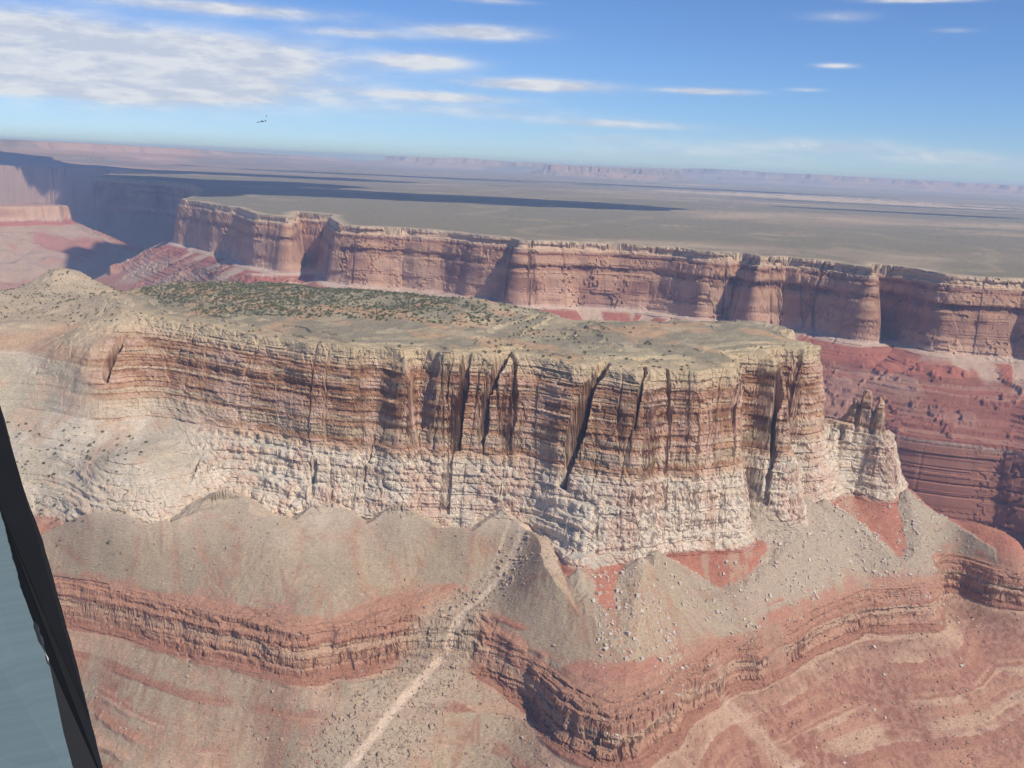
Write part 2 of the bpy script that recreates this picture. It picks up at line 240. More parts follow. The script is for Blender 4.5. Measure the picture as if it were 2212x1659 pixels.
# ------------------------------------------------------------------ height of the near ground
def notch(X, Y, F):
    n = np.zeros(X.shape)
    for ic, (cx, cy, ang, w, ln, D) in enumerate(CREV):
        dx, dy = X - cx, Y - cy; ca, sa = math.cos(ang), math.sin(ang)
        al = dx * ca + dy * sa; ac = -dx * sa + dy * ca
        fz = np.clip(F, 0, 30); ac = ac - (1.0 if w > 6 else .35 if ic % 2 else -.3) * fz * (ic < 15) - 3.0 * vn(fz * 1.3, fz * 0 + ic * 7.7, 6, 1)
        m = (np.abs(ac) < w * 1.8) & (np.abs(al) < ln + 12)
        if not m.any(): continue
        a = (ac[m] + 1.8 * vn(X[m], Y[m], 9, 3)) / (.85 + .45 * vn(fz[m], al[m] * 0 + ic * 3.1, 8, 2))
        f = D * np.clip(1.25 - np.abs(a) / w, 0, 1) * sm(ln + 8 - np.abs(al[m]), 0, 10)
        n[m] = np.maximum(n[m], f)
    return n
def near_height(X, Y):
    phi0 = gridlook(PHI, X, Y); g = np.minimum(gridlook(GRAD, X, Y), 1.25)
    t = tilt(X); zt = -272 - 28 * t; zb = -320 - 30 * t
    ft = 80 + (-215 - zt) / 0.70; fb = ft + 30
    soft = sm(-X, 340, 450) * sm(phi0, 10, 24) * (1 - sm(phi0, 70, 100)); soft = np.maximum(soft, sm(-X, 600, 680) * (1 - sm(phi0, 80, 100)))
    cl = sm(phi0, -14, 0) * (1 - sm(phi0, 78, 92))
    sup = sm(phi0, ft - 14, ft) * (1 - sm(phi0, fb, fb + 16))
    low = sm(phi0, 85, 120)
    act = (cl + sup) > 0.001
    n = np.zeros(X.shape); jn = np.zeros(X.shape); white = sm(phi0, 22, 32) * (1 - sm(phi0, 80, 90))
    xa, ya = X[act], Y[act]
    v1, e1, _ = worley(xa + 4 * vn(xa, ya, 20, 8), ya + 4 * vn(xa, ya, 20, 9), 27, 1)
    b = 9.0 * fbm(xa, ya, 95, 2, 5) + 1.6 * fbm(xa, ya, 24, 2, 6) + 0.8 * v1
    b += 2.2 * np.clip(1 - e1 / 0.13, 0, 1) * sm(vn(xa, ya, 50, 3), -.1, .4)
    n[act] = b
    nt = np.zeros(X.shape); nt[act] = notch(xa, ya, phi0[act])
    amp = cl * 1.0 + sup * 0.75
    gully = fbm(X, Y, 60, 4, 31)
    phi = phi0 + g * (n * amp * (1 - .8 * soft) + sup * 7 * fbm(X, Y, 48, 3, 41) + low * (9 * fbm(X, Y, 130, 3, 40) + 5.0 * gully)) + nt * cl * (1 - sm(phi0, 30, 66))
    # top
    z = np.where(phi < 0, -phi / 4, 0.0)
    topn = fbm(X, Y, 70, 4, 21)
    z = np.where(phi < 0, np.minimum(z, 26) + sm(-phi, 8, 60) * (2.4 * topn), z)
    st = np.where(phi < 0, z * 0.35 + 0.65 * (np.floor((z + .8 * vn(X, Y, 18, 2)) / 3.2) * 3.2 + 3.2 * sm((z / 3.2) % 1, 0.80, 1.0)), z)
    z = lerp(z, st, sm(-phi, -1, 2) * (1 - sm(-phi, 26, 46)))
    # brown cliff, then the fractured white cliff
    bed = np.zeros(X.shape)
    m = (phi > -8) & (phi < 100); xm, ym, pm = X[m], Y[m], phi[m]; zz = np.zeros(pm.shape)
    fx = 1.6 * fbm(xm, ym, 16, 3, 50)
    bm_ = pm < 40; xb, yb = xm[bm_], ym[bm_]; zb2 = np.zeros(xb.shape); gv = 0
    for k, (h, p) in enumerate(BED):
        if k % 2 == 0:
            g1, g1e, _ = worley(xb + 97 * k, yb - 41 * k, 13, k % 7)
            gv = 1.3 * g1 + .7 * np.clip(1 - g1e / .10, 0, 1)
        nk = gv + fx[bm_] * .6 * math.sin(k * 1.7) + 0.8 * vn(xb + 37 * k, yb - 23 * k, 8.5, k % 5) + 3.0 * vn(xb - 51 * k, yb + 11 * k, 42, 7)
        zb2 -= h * sm(pm[bm_] + nk, p - .3, p + .3)
    lin = np.interp(pm[bm_] + .5 * fx[bm_], [0, 1.5, 9, 10, 24, 26], [0, -3, -27, -32, -118, -120]); zb2 = lerp(lin, zb2, .22); zz[bm_] += zb2; zz[~bm_] -= 120.0
    fw = 3.5 * fbm(xm, ym, 22, 3, 60); _, ew, f1w = worley(xm, ym, 7.5, 6)
    kn = 2.6 * (0.5 - f1w)
    for k, (h, p) in enumerate(WBED):
        if k % 2 == 0:
            u1, _, uf = worley(xm + 83 * k, ym - 29 * k, 8.0, k % 6)
        nk = fw * .7 * math.sin(k * 2.1 + 1) + 2.0 * vn(xm + 31 * k, ym + 19 * k, 9, k % 4) + 2.6 * (0.5 - uf) + 1.1 * u1 + 4.5 * vn(xm - 71 * k, ym + 43 * k, 48, 3) + 1.2 * kn / 2.6
        zz -= h * sm(pm - nk, p - 1.6, p + 1.6)
    z[m] += zz
    z = np.where(phi >= 100, -215.0, z)
    z = z + (2.2 * vn(X, Y, 26, 14) + 1.6 * vn(X, Y, 11, 15)) * sm(phi, 24, 34) * (1 - sm(phi, 78, 86)) + .8 * vn(X, Y, 30, 16) * sm(phi, 0, 6) * (1 - sm(phi, 24, 28))
    ramp = np.interp(phi, [0, 25, 80], [0, -120, -215]) + 3 * fbm(X, Y, 40, 4, 66)
    rampt = ramp * .85 + .15 * (np.floor(ramp / 9) * 9 + 9 * sm((ramp / 9) % 1, .75, 1))
    z = lerp(z, np.where(phi > 0, rampt, z), soft)
    zwhite = z.copy()
    # red slope, red cliff band, lower slopes
    dz = -(np.clip(phi - 80, 0, None)).clip(None, 1e9) * 0.70
    dz = np.maximum(dz, zt + 215)
    z = z + dz
    f = np.clip((phi - ft) / 30, 0, 1)
    fj = f
    m = (phi > ft - 10) & (phi < fb + 10)
    if m.any():
        xm, ym = X[m], Y[m]; hh = 0; tot = 0; pm = phi[m] - ft[m]
        for k in range(11):
            h = (1, .7, .8, 2.2, .8, 3.2, 1.2, 4.2, 3.0, .9, 1.2)[k]; tot += h
            if k in (0, 3, 5, 7): sg, sge, _ = worley(xm + 61 * k, ym - 33 * k, 9.5, k)
            nk = 1.3 * vn(xm + 41 * k, ym - 13 * k, 9, k % 5) + 3.0 * vn(xm, ym + 90 * k, 38, 2) + 1.5 * sg + .9 * np.clip(1 - sge / .12, 0, 1)
            p_ = (1, 5, 8.5, 12, 16, 17.5, 20.5, 21.5, 22.5, 25.5, 28.5)[k]
            hh = hh + h * sm(pm + nk, p_ - .35, p_ + .35)
        fj = f.copy(); fj[m] = hh / tot
    fj = lerp(fj, f, .85 * sm(fbm(X, Y, 75, 3, 94), .08, .34))
    z = z - fj * (zt - zb)
    z = z - np.clip(phi - fb, 0, None) * 0.62
    z = np.maximum(z, -640 + 8 * gully)
    zs = z
    z = terr(z + 1.2 * vn(X, Y, 14, 12) + 2.5 * vn(X, Y, 60, 13), np.clip(.55 + 1.5 * fbm(X, Y, 90, 3, 14), 0, 1), LZI, LZO, -222)
    rock = z.copy()
    # talus: fans of rubble that start at the foot of the cliffs
    tal = np.full(X.shape, -1e4)
    for i, (cx, cy, cz, slp) in enumerate(CONES):
        dx, dy = X - cx, Y - cy; d = np.hypot(dx, dy); a = np.arctan2(dx, dy)
        tal = np.maximum(tal, cz + 2.5 * np.exp(-d / 4) - slp * d * (1 + 0.035 * np.sin(a * 5 + i)) - 3.2 * fbm(X, Y, 44, 4, 70) - 2.6 * fbm(X, Y, 11, 3, 71, .6) - 0.1 * np.clip(d - 120, 0, 200) - 16 * sm(phi + 10 * gully, ft - 24, ft + 6))
    # debris chute down the gully
    dch, sch = seg_dist(X, Y, [(a, b) for a, b, c in CHUTE])
    zc = np.interp(sch, CH_S, [c for a, b, c in CHUTE])
    chute = 1 - sm(dch + 10 * fbm(X, Y, 40, 3, 19), 8 + 0.08 * sch, 26 + 0.12 * sch)
    zch = zc + 2.0 - 0.0022 * dch ** 2 * 0 + 0.10 * dch
    z = lerp(z, np.minimum(z, np.maximum(zch, z - 14)), chute * 0.8 * low)
    # thin sheet of debris where the ground allows it, broken by noise
    sheet = zs - 0.6 + 1.0 * sm(-X, 60, 200) * (1 - sm(phi, ft - 30, ft - 6)) + 3.4 * fbm(X, Y, 75, 3, 80) + 1.4 * gully + lerp(-8, 4, (.45 + .55 * sm(X, 60, 160)) * sm(fbm(X, Y, 140, 3, 91), .08, .3)) * sm(phi, ft - 14, ft + 2) * (1 - sm(phi, fb + 2, fb + 20))
    sheet = np.where(low > 0.2, sheet, -1e4)
    tz = np.maximum(tal, sheet)
    cap = lerp(32.0, 1.0, sm(phi, 88, ft - 4)) - 7 * sm(phi, ft - 10, ft + 2) * (1 - sm(phi, fb, fb + 12))
    tal = np.where(phi > 84, np.minimum(tal, zs + cap + 2.0 * gully), tal); tz = smax(tal, sheet, 5.0)
    talus = sm(tz - rock + 1.5 * fbm(X, Y, 16, 4, 93, .65), -1.2, 1.6)
    cone = sm(tal - rock + 2.2 * fbm(X, Y, 16, 4, 92, .65), -1.5, 2.0)
    z = smax(z, tz, 1.2)
    z = z + low * 0.5 * fbm(X, Y, 9, 3, 90) + 0.35 * vn(X, Y, 3.3, 4) * (low * .8 + .2)
    lw = sm(-X, 590, 690) * sm(Y, 1560, 1760) * sm(phi, -400, 60) ** 0
    rr_ = np.hypot(X, Y)
    z = lerp(z, np.minimum(z, -25 - .16 * np.clip(rr_ - 1930, 0, None) + 2.5 * fbm(X, Y, 50, 4, 97)), lw)
    z = z + 44 * np.exp(-(np.hypot(X - (-828.7), Y - (1831.2)) / 62) ** 2 * (1 + .25 * vn(X, Y, 50, 2))) * (1 + .1 * fbm(X, Y, 18, 3, 8))
    crack = np.clip(1 - np.abs(vn(X, Y, 30, 5)) * 9, 0, 1)
    return z, phi, np.maximum(talus, soft * .0), cone, chute * low, soft

# ------------------------------------------------------------------ height of the canyon wall, the plateau and what lies beyond
def far_height(X, Y):
    rr = np.hypot(X, Y)
    d, s = seg_dist(X, Y, FARP); ins = inside(X, Y, FARP + [(90000, 90000), (90000, -3000)]); d = np.where(ins, -d, d)
    m = (d > -260) & (d < 900)
    xm, ym = X[m], Y[m]
    n = np.zeros(X.shape)
    v1, e1, _ = worley(xm + 12 * vn(xm, ym, 60, 8), ym + 12 * vn(xm, ym, 60, 9), 95, 11)
    nn = 30 * fbm(xm, ym, 280, 3, 15) + 9 * fbm(xm, ym, 80, 2, 16) + 2.0 * v1 + 10 * np.clip(1 - e1 / .10, 0, 1) * sm(vn(xm, ym, 200, 3), -.2, .4)
    n[m] = nn
    steep = 1 - sm(d, 70, 160)
    de = d + n * (0.35 + 0.65 * steep)
    left = sm(-X, 500, 1500)
    zz = np.zeros(xm.shape); dm = de[m]
    dm = dm
    zz -= 26 * sm(dm, -3, 6) * (0.55 + 0.45 * sm(vn(xm, ym, 120, 3), -.4, .4))
    deep = sm(-X, 1850, 2300); tot = lerp(174.0, 300.0, deep)[m]; hb = 26 + lerp(174.0, 300.0, deep)
    fx = 5 * fbm(xm, ym, 60, 3, 50)
    for k, (h, p) in enumerate(BED):
        nk = fx * math.sin(k * 1.7) + 2.4 * vn(xm + 37 * k, ym - 23 * k, 22, k % 5)
        zz -= h * tot / 120 * sm(dm + nk, 14 + p * 1.25 - 1, 14 + p * 1.25 + 1)
    lin = -np.interp(dm + .4 * fx, [0, 4, 12, 14, 44, 46], [0, 26, 27, 28, 195, 200]) * np.where(dm > 13, (tot + 26) / 200, 1); zz = lerp(lin, zz, .25)
    z = np.zeros(X.shape); z[m] = zz
    z = np.where(~m & (d > 0), -hb, z)
    slope = lerp(0.34, 0.52, left)
    run1 = 130 / slope
    q = np.clip(de - 58, 0, None)
    # fans below the cliff
    fan = fbm(s, d * 0.15, 55, 3, 33)
    q2 = np.clip(q + fan * 14 * sm(q, 0, 30) * (1 - sm(q, 120, 260)), 0, None)
    zsl = -np.minimum(q2, run1) * slope
    z = z + zsl
    f = np.clip((de - 58 - run1) / 22, 0, 1); redwall = 1 - left
    blocks = 18 * np.zeros(X.shape)
    z = z - f * 185 * redwall
    z = z - np.clip(de - 58 - run1 - 22 * redwall, 0, None) * lerp(0.5, 0.34, left)
    db, sb = seg_dist(X, Y, BUTTE); db = db + 60 * fbm(X, Y, 160, 3, 29) + 25 * vn(X, Y, 45, 3)
    zbt = -128 - 90 * sm(db, 150, 185) - np.clip(db - 185, 0, None) * .42; z = np.maximum(z, zbt)
    z = np.maximum(z, lerp(-640.0, -455.0, left) - 90 * deep + lerp(16.0, 115.0, left) * fbm(X, Y, 520, 5, 17))
    tz = terr(z + 1.5 * vn(X, Y, 40, 12) + 4 * vn(X, Y, 160, 3), 1.0, FZI, FZO, -216)
    talf = sm(fan, 0.0, 0.25) * (1 - sm(q, 90, 190)) * sm(q, 0, 8)
    z = np.where((z < -216) & (z > -329), lerp(tz, z, talf * (1 - sm(q, 60, 110))), z)
    # small towers and spurs on the red slope
    m2 = (q > 40) & (q < run1 + 30) & (rr < 5200)
    if m2.any():
        sp = 55 * np.clip(fbm(X[m2], Y[m2], 210, 4, 44) - 0.08, 0, 1) + 9 * sm(fbm(X[m2], Y[m2], 40, 4, 47, .6), .16, .34)
        z[m2] += sp * sm(q[m2], 40, 120)
    # plateau relief
    pl = (d < 0)
    z = z + np.where(pl, sm(-d, 0, 400) * (1.5 + 3.0 * fbm(X, Y, 700, 4, 61)) + sm(-d, 1500, 6000) * 12 * fbm(X, Y, 5200, 3, 62), 0)
    z = z + np.where(~pl, 0.7 * vn(X, Y, 9, 4), 0)
    return z, de, s, talf, d
def ridges(X, Y):
    z = np.zeros(X.shape); hit = np.zeros(X.shape)
    for i, (poly, tops, w, run, nz) in enumerate(RIDGES):
        d, s = seg_dist(X, Y, poly)
        cs = np.concatenate([[0], np.cumsum([math.dist(a, b) for a, b in zip(poly[:-1], poly[1:])])])
        top = np.interp(s, cs, tops)
        top = top * (1 + nz * fbm(s, s * 0, 2600, 4, 3 + i) * 1.4)
        de = d + run * 0.55 * fbm(X, Y, run * 1.3, 4, 71 + i) + 0.12 * run * vn(X, Y, run * .16, 9)
        q = (de - w) / run
        prof = 1 - 0.42 * sm(q, 0, 0.10) - 0.22 * np.clip((q - .1) / .35, 0, 1) - 0.14 * sm(q, .45, .5) - 0.22 * np.clip((q - .5) / .6, 0, 1)
        h = top * prof
        z = np.maximum(z, h); hit = np.maximum(hit, (prof > 0.002) * 1.0)
    return z, hit

# ------------------------------------------------------------------ polar survey grid round the camera's foot point
AZ = np.concatenate([np.arange(-62, -32, .5), np.arange(-32, 32, AZSTEP), np.arange(32, 62.1, .5)])
RS = [np.arange(300, 600, 5), np.arange(600, 880, 2), np.arange(880, 1700, RSTEP), np.arange(1700, 2300, 1.6), np.arange(2300, 5300, 3.2), np.arange(5300, 11500, 9)]
rr = 11500.0; tail = []
while rr < 75000: tail.append(rr); rr *= 1.0045
RS = np.concatenate(RS + [np.array(tail)])
nA, nR = len(AZ), len(RS)
SA = np.sin(np.radians(AZ)); CA = np.cos(np.radians(AZ))
X = SA[:, None] * RS[None]; Y = CA[:, None] * RS[None]
Z = np.full(X.shape, -1e4); PH = np.zeros(X.shape); TL = np.zeros(X.shape); CN = np.zeros(X.shape); CHT = np.zeros(X.shape)
DE = np.zeros(X.shape); SF = np.zeros(X.shape); KL = np.zeros(X.shape)   # 0 near, 1 far, 2 distant ridge
i1 = np.searchsorted(RS, 2900); 
a = near_height(X[:, :i1], Y[:, :i1])
Z[:, :i1] = a[0]; PH[:, :i1] = a[1]; TL[:, :i1] = a[2]; CN[:, :i1] = a[3]; CHT[:, :i1] = a[4]; SO = np.zeros(X.shape); SO[:, :i1] = a[5]
print('near', round(time.time() - T0, 1))
i0 = np.searchsorted(RS, 1400)
b = far_height(X[:, i0:], Y[:, i0:])
fz = b[0]; hz, hh = ridges(X[:, i0:], Y[:, i0:]) if True else (0, 0)
far_r = RS[None, i0:] > 9000
isr = far_r & (hz > np.maximum(fz, 1.0)) & (hh > 0)
fz = np.where(isr, np.maximum(hz, fz), fz)
w = fz > Z[:, i0:]
Z[:, i0:] = np.where(w, fz, Z[:, i0:]); KL[:, i0:] = np.where(w, np.where(isr, 2, 1), 0)
DE[:, i0:] = b[1]; SF[:, i0:] = b[2]; TLf = b[3]
TL[:, i0:] = np.where(w, TLf, TL[:, i0:])
print('far', round(time.time() - T0, 1))
ZG = Z.copy()
def zat(x, y):
    x = np.asarray(x, float); y = np.asarray(y, float)
    r = np.hypot(x, y); a = np.degrees(np.arctan2(x, y))
    u = np.clip(np.interp(a, AZ, np.arange(nA)), 0, nA - 1.001); v = np.clip(np.interp(r, RS, np.arange(nR)), 0, nR - 1.001)
    i = u.astype(int); j = v.astype(int); u = u - i; v = v - j
    return (ZG[i, j] * (1 - u) + ZG[i + 1, j] * u) * (1 - v) + (ZG[i, j + 1] * (1 - u) + ZG[i + 1, j + 1] * u) * v

# ------------------------------------------------------------------ each survey line is re-divided so that cliffs get as many points as flats
NV = NROWS
dR = np.diff(RS)[None]; dZ = np.diff(Z, axis=1)
slant = np.sqrt(RS[None, 1:] ** 2 + (ZC - Z[:, 1:]) ** 2)
metric = (1.5 * np.abs(dZ) + 0.26 * dR * np.clip((ZC - Z[:, 1:]) / slant, .04, 1) * 1.6 + 0.02 * dR) / slant
elev = (Z - ZC) / np.sqrt(RS[None] ** 2)
seen = elev >= np.maximum.accumulate(elev, axis=1) - 0.004
metric = metric * np.where(seen[:, 1:], 1.0, 0.28)
metric = np.minimum(metric, 0.02)
def blur(G, n, ax):
    P0 = np.concatenate([np.repeat(G.take([0], ax), n, ax), G, np.repeat(G.take([-1], ax), n, ax)], ax); c = np.cumsum(P0, ax)
    c = np.concatenate([np.zeros_like(c.take([0], ax)), c], ax); m = G.shape[ax]
    return (c.take(range(2 * n + 1, 2 * n + 1 + m), ax) - c.take(range(0, m), ax)) / (2 * n + 1)
coarse = blur(blur(blur(metric, 22, 0), 22, 0), 3, 1)
metric = blur(metric, 1, 0)
cc_ = np.concatenate([np.zeros((nA, 1)), np.cumsum(coarse, axis=1)], axis=1)
cs_ = np.concatenate([np.zeros((nA, 1)), np.cumsum(metric, axis=1)], axis=1)
# neighbouring lines share coarse marks; between two marks each line spends its points where it is steep
VX = np.zeros((nA, NV)); OUT = {k: np.zeros((nA, NV)) for k in ('z', 'so', 'ph', 'tl', 'cn', 'ch', 'de', 'sf', 'kl')}
idx = np.arange(nR); NSEG = 85; rows = np.linspace(0, NSEG, NV)
for i in range(nA):
    mk = np.interp(np.linspace(0, cc_[i, -1], NSEG + 1), cc_[i], idx)          # marks, as fractional sample numbers
    cm = np.interp(mk, idx, cs_[i]) + np.arange(NSEG + 1) * 1e-7
    f = np.interp(np.interp(rows, np.arange(NSEG + 1), cm), cs_[i] + idx * 1e-9, idx)
    f = .75 * f + .25 * np.interp(rows, np.arange(NSEG + 1), mk)
    VX[i] = np.interp(f, idx, RS)
    OUT['z'][i] = np.interp(f, idx, Z[i])
    for k, G in (('ph', PH), ('tl', TL), ('cn', CN), ('ch', CHT), ('so', SO), ('de', DE), ('sf', SF)): OUT[k][i] = np.interp(f, idx, G[i])
    OUT['kl'][i] = KL[i][np.round(f).astype(int)]
Xv = SA[:, None] * VX; Yv = CA[:, None] * VX; Zv = OUT['z']
# ------------------------------------------------------------------ blocks, recesses and ledges are pushed out of and into the cliff faces
def bricks(u, z, hs, lam, seed, gap):
    """block pattern of a bedded wall: per-bed and per-block offsets, -1..1, and 1 in the joints"""
    edges = [0.0]; r = random.Random(seed)
    while edges[-1] < 700: edges.append(edges[-1] + r.uniform(*hs) * r.choice([.5, 1, 1, 1.7]))
    edges = np.array(edges); zz = -z + 30 + 1.5 * vn(u, z * 0, 60, seed); b = np.clip(np.searchsorted(edges, zz) - 1, 0, len(edges) - 2)
    lb = lam * (0.6 + 1.1 * TABV[(b * 7 + seed) & 255, 3]); off = TABV[(b * 13 + seed) & 255, 9] * 50
    q = u / lb + off + .35 * vn(u, z, 7, seed + 1); c = np.floor(q); f = q - c
    jit = TABV[(b * 5) & 255, c.astype(np.int64) & 255] * .5; v = TABV[(b * 31 + 7) & 255, (c.astype(np.int64) + (f > .5 + jit * .3)) & 255] * 2 - 1
    bed = TABV[(b * 3 + seed) & 255, 77] * 2 - 1
    e = np.minimum(np.abs(f - (.5 + jit * .3)) * lb, np.minimum(zz - edges[b], edges[b + 1] - zz) * 1.3)
    return v, bed, np.clip(1 - e / gap, 0, 1)
ph_, so_, kl_, de_ = OUT['ph'], OUT['so'], OUT['kl'], OUT['de']
gyy, gxx = np.gradient(PHI, GS); gn = np.hypot(gxx, gyy) + 1e-6
UX, UY = gridlook(gxx / gn, Xv, Yv), gridlook(gyy / gn, Xv, Yv)
U = Xv * 1.0 - 0.75 * Yv * np.sign(.001 - UX); U = Xv + .6 * Yv
DSP = np.zeros(Xv.shape); BRK = np.zeros(Xv.shape); JNT = np.zeros(Xv.shape)
tv = tilt(Xv); ftv = 80 + (-215 + 272 + 28 * tv) / 0.70
m = (kl_ == 0) & (ph_ > -12) & (ph_ < 90) | (kl_ == 0) & (ph_ > ftv - 4) & (ph_ < ftv + 36) & (OUT['tl'] < .7)
u, zz, pp, ss_ = U[m], Zv[m], ph_[m], (1 - .15 * so_[m]) * (1 - .72 * sm(-Xv[m], 500, 600) * (1 - sm(ph_[m], 40, 60)))
v1, b1, j1 = bricks(u, zz, (3, 8), 9.0, 1, .7); v2, b2, j2 = bricks(u, zz, (9, 22), 26.0, 2, .9); v3, b3, j3 = bricks(u, zz, (1.2, 3), 4.0, 3, .4)
br = .8 * v1 + 1.7 * b1 + 1.2 * v2 + .4 * v3 + 1.1 * b3 - .9 * j1 - 1.4 * j2
wa, we, wf1 = worley(u + 3 * vn(u, zz, 12, 1), zz * 1.15, 10.0, 4); wb_, wbe, wf2 = worley(u, zz * .9 + 2 * vn(u, zz, 9, 2), 4.6, 5)
wh = 2.6 * (.55 - wf1) + 1.2 * wa + 1.7 * (.55 - wf2) + .5 * wb_ - 1.4 * np.clip(1 - we / .12, 0, 1) + 1.5 * vn(u, zz, 30, 6) + 1.2 * b2 - 1.0 * j2
_, b5, j5 = bricks(u, zz, (2.5, 6), 7.0, 8, .6); v6, b6, j6 = bricks(u, zz, (6, 14), 16.0, 9, .8)
wh = lerp(wh, 1.1 * v6 + 1.6 * b6 + 1.3 * b5 - 1.2 * j6 - .6 * j5 + .8 * wa, sm(fbm(u, zz, 60, 3, 18), -.05, .2) * .6) + .7 * b5
wmix = sm(pp + 4 * vn(u, zz, 20, 9), 22, 30) * (1 - sm(pp, 82, 90)); lowr = pp > 92
wob = 3.6 * fbm(u, zz, 34, 3, 12)
d_ = lerp(br * sm(pp, -12, 2) + wob * sm(pp, 0, 6), wh, wmix); d_ = np.where(lowr, br * .8, d_)
DSP[m] = d_ * ss_; BRK[m] = .5 * v1 + .3 * b1 + .35 * v2 + .25 * v3; JNT[m] = np.maximum(j1, j2)
mf = (kl_ == 1) & (de_ > -6) & (de_ < 75) | (kl_ == 1) & (Zv < -325) & (Zv > -530) & (Xv > 300)
u, zz = OUT['sf'][mf], Zv[mf]
v1, b1, j1 = bricks(u, zz, (8, 20), 40.0, 5, 1.6); v2, b2, j2 = bricks(u, zz, (30, 60), 85.0, 6, 2.0); _, we, wf1 = worley(u, zz * .55, 75, 7)
upper = sm(zz, -120, -60)
v4, b4, j4 = bricks(u, zz, (4, 10), 16.0, 15, 1.2)
DSP[mf] = lerp(1.4, 3.2, upper) * v1 + lerp(1.2, 4.5, upper) * b1 + lerp(.8, 1.8, upper) * (b4 + .6 * v4) + 4.5 * v2 - 2.0 * j1 * upper - 2.5 * j2 + 9 * fbm(u, zz, 110, 3, 3) + 4 * np.clip(.5 - we, 0, 1)
BRK[mf] = .5 * v1 * upper + .4 * b1 * upper + .3 * v2; JNT[mf] = j1 * upper * .6 + j2 * .4
FUX, FUY = -SA[:, None] * np.ones(Xv.shape), -CA[:, None] * np.ones(Xv.shape)
Xv = Xv + np.where(kl_ == 0, UX, FUX) * DSP; Yv = Yv + np.where(kl_ == 0, UY, FUY) * DSP
print('displace', round(time.time() - T0, 1))
print('resample', round(time.time() - T0, 1))
# ------------------------------------------------------------------ the colour of the rock, bed by bed
ph, tl, cn, ch, de, sf, kl = (OUT[k] for k in ('ph', 'tl', 'cn', 'ch', 'de', 'sf', 'kl'))
du = np.gradient(Xv, axis=1), np.gradient(Yv, axis=1), np.gradient(Zv, axis=1)
dv = np.gradient(Xv, axis=0), np.gradient(Yv, axis=0), np.gradient(Zv, axis=0)
nx = dv[1] * du[2] - dv[2] * du[1]; ny = dv[2] * du[0] - dv[0] * du[2]; nzv = dv[0] * du[1] - dv[1] * du[0]
flat = np.abs(nzv) / np.sqrt(nx * nx + ny * ny + nzv * nzv + 1e-12)      # 1 on level ground, 0 on a wall
flat = (flat + np.roll(flat, 1, 1) + np.roll(flat, -1, 1)) / 3
del du, dv, nx, ny, nzv
def c3(r, g, b): return np.array([r, g, b])
def mixc(A, B, t): return A + (B - A) * t[..., None]
def const(c, like): return np.broadcast_to(np.array(c), like.shape + (3,)).copy()
def band(tab, z):
    tab = sorted(tab); zs = [t[0] for t in tab]
    return np.stack([np.interp(z, zs, [t[1][i] for t in tab]) for i in range(3)], -1)
rb = np.random.RandomState(4)
n_s = fbm(Xv, Yv, 40, 4, 101); n_f = fbm(Xv, Yv, 5, 3, 102); n_l = fbm(Xv, Yv, 160, 3, 103); pix = rb.rand(*Xv.shape) * 2 - 1
COL = np.zeros(Xv.shape + (3,))
near = kl == 0
# --- near ground
zq = Zv + 1.0 * vn(Xv, Yv, 30, 3)
tab = [(30, (.30, .255, .175)), (8, (.30, .255, .175)), (5, (.43, .345, .225)), (0, (.50, .39, .25)), (-12, (.54, .42, .28)), (-24, (.46, .31, .20))]
z = -24.0
while z > -116:
    c = [(.375, .215, .125), (.40, .235, .14), (.325, .175, .105), (.42, .25, .15), (.355, .195, .115)][rb.randint(5)]
    if rb.rand() < .16: c = (.49, .37, .25)
    h = rb.uniform(1.5, 7); tab += [(z - .2, c), (z - h, c)]; z -= h
tab += [(-117.5, (.47, .29, .19)), (-121, (.54, .37, .25)), (-126, (.58, .45, .33)), (-133, (.67, .57, .45)), (-150, (.62, .49, .37)), (-165, (.70, .60, .48)), (-180, (.64, .52, .405)), (-200, (.70, .59, .47)), (-213.5, (.66, .54, .42)), (-216.5, (.38, .165, .115)), (-240, (.42, .185, .125)), (-262, (.40, .21, .15))]
z = -262.0
while z > -660:
    c = [(.40, .225, .155), (.37, .195, .13), (.43, .255, .175), (.34, .175, .12), (.45, .30, .21)][rb.randint(5)]
    h = rb.uniform(2, 9); tab += [(z - .2, c), (z - h, c)]; z -= h
# the lower red beds sit a little lower to the right
tt = tilt(Xv)
strat = np.where(zq < -222, zq + 28 * tt * sm(-zq, 222, 262), zq)
col = band(tab, strat + 1.2 * n_f)
zt_, lines = 0.0, np.zeros(zq.shape)
for h_, p_ in BED:
    a_ = .5 + .5 * vn(Xv + 13 * h_, Yv, 45, int(h_ * 7) % 9); lines = np.maximum(lines, np.clip(1.4 - np.abs(zq + 1.0 + zt_) / .9, 0, 1) * a_); zt_ += h_
cl_ = (ph > -2) & (ph < 27)
col = mixc(col, const((.62, .50, .37), ph), lines * .14 * cl_)
# ledge dust on the flats of the cliffs
dust = sm(flat, .45, .8)
col = mixc(col, const((.57, .44, .31), col[..., 0]), dust * 0.28 * ((ph > 0) & (ph < 30)))
# desert varnish and pale scars
var = -.55 * BRK + fbm(Xv, Yv, 16, 3, 110) * .12 + .5 * fbm(Xv, Zv * 1.6, 22, 3, 112) + .35 * fbm(Xv, Yv, 60, 2, 111)
col = mixc(col, col * c3(.72, .66, .66), np.clip(var * 1.6, 0, .8) * ((ph > 3) & (ph < 28)) * (1 - dust))
col = mixc(col, const((.60, .42, .33), col[..., 0]), np.clip(-var * 1.4 - .1, 0, .6) * ((ph > 6) & (ph < 28)))
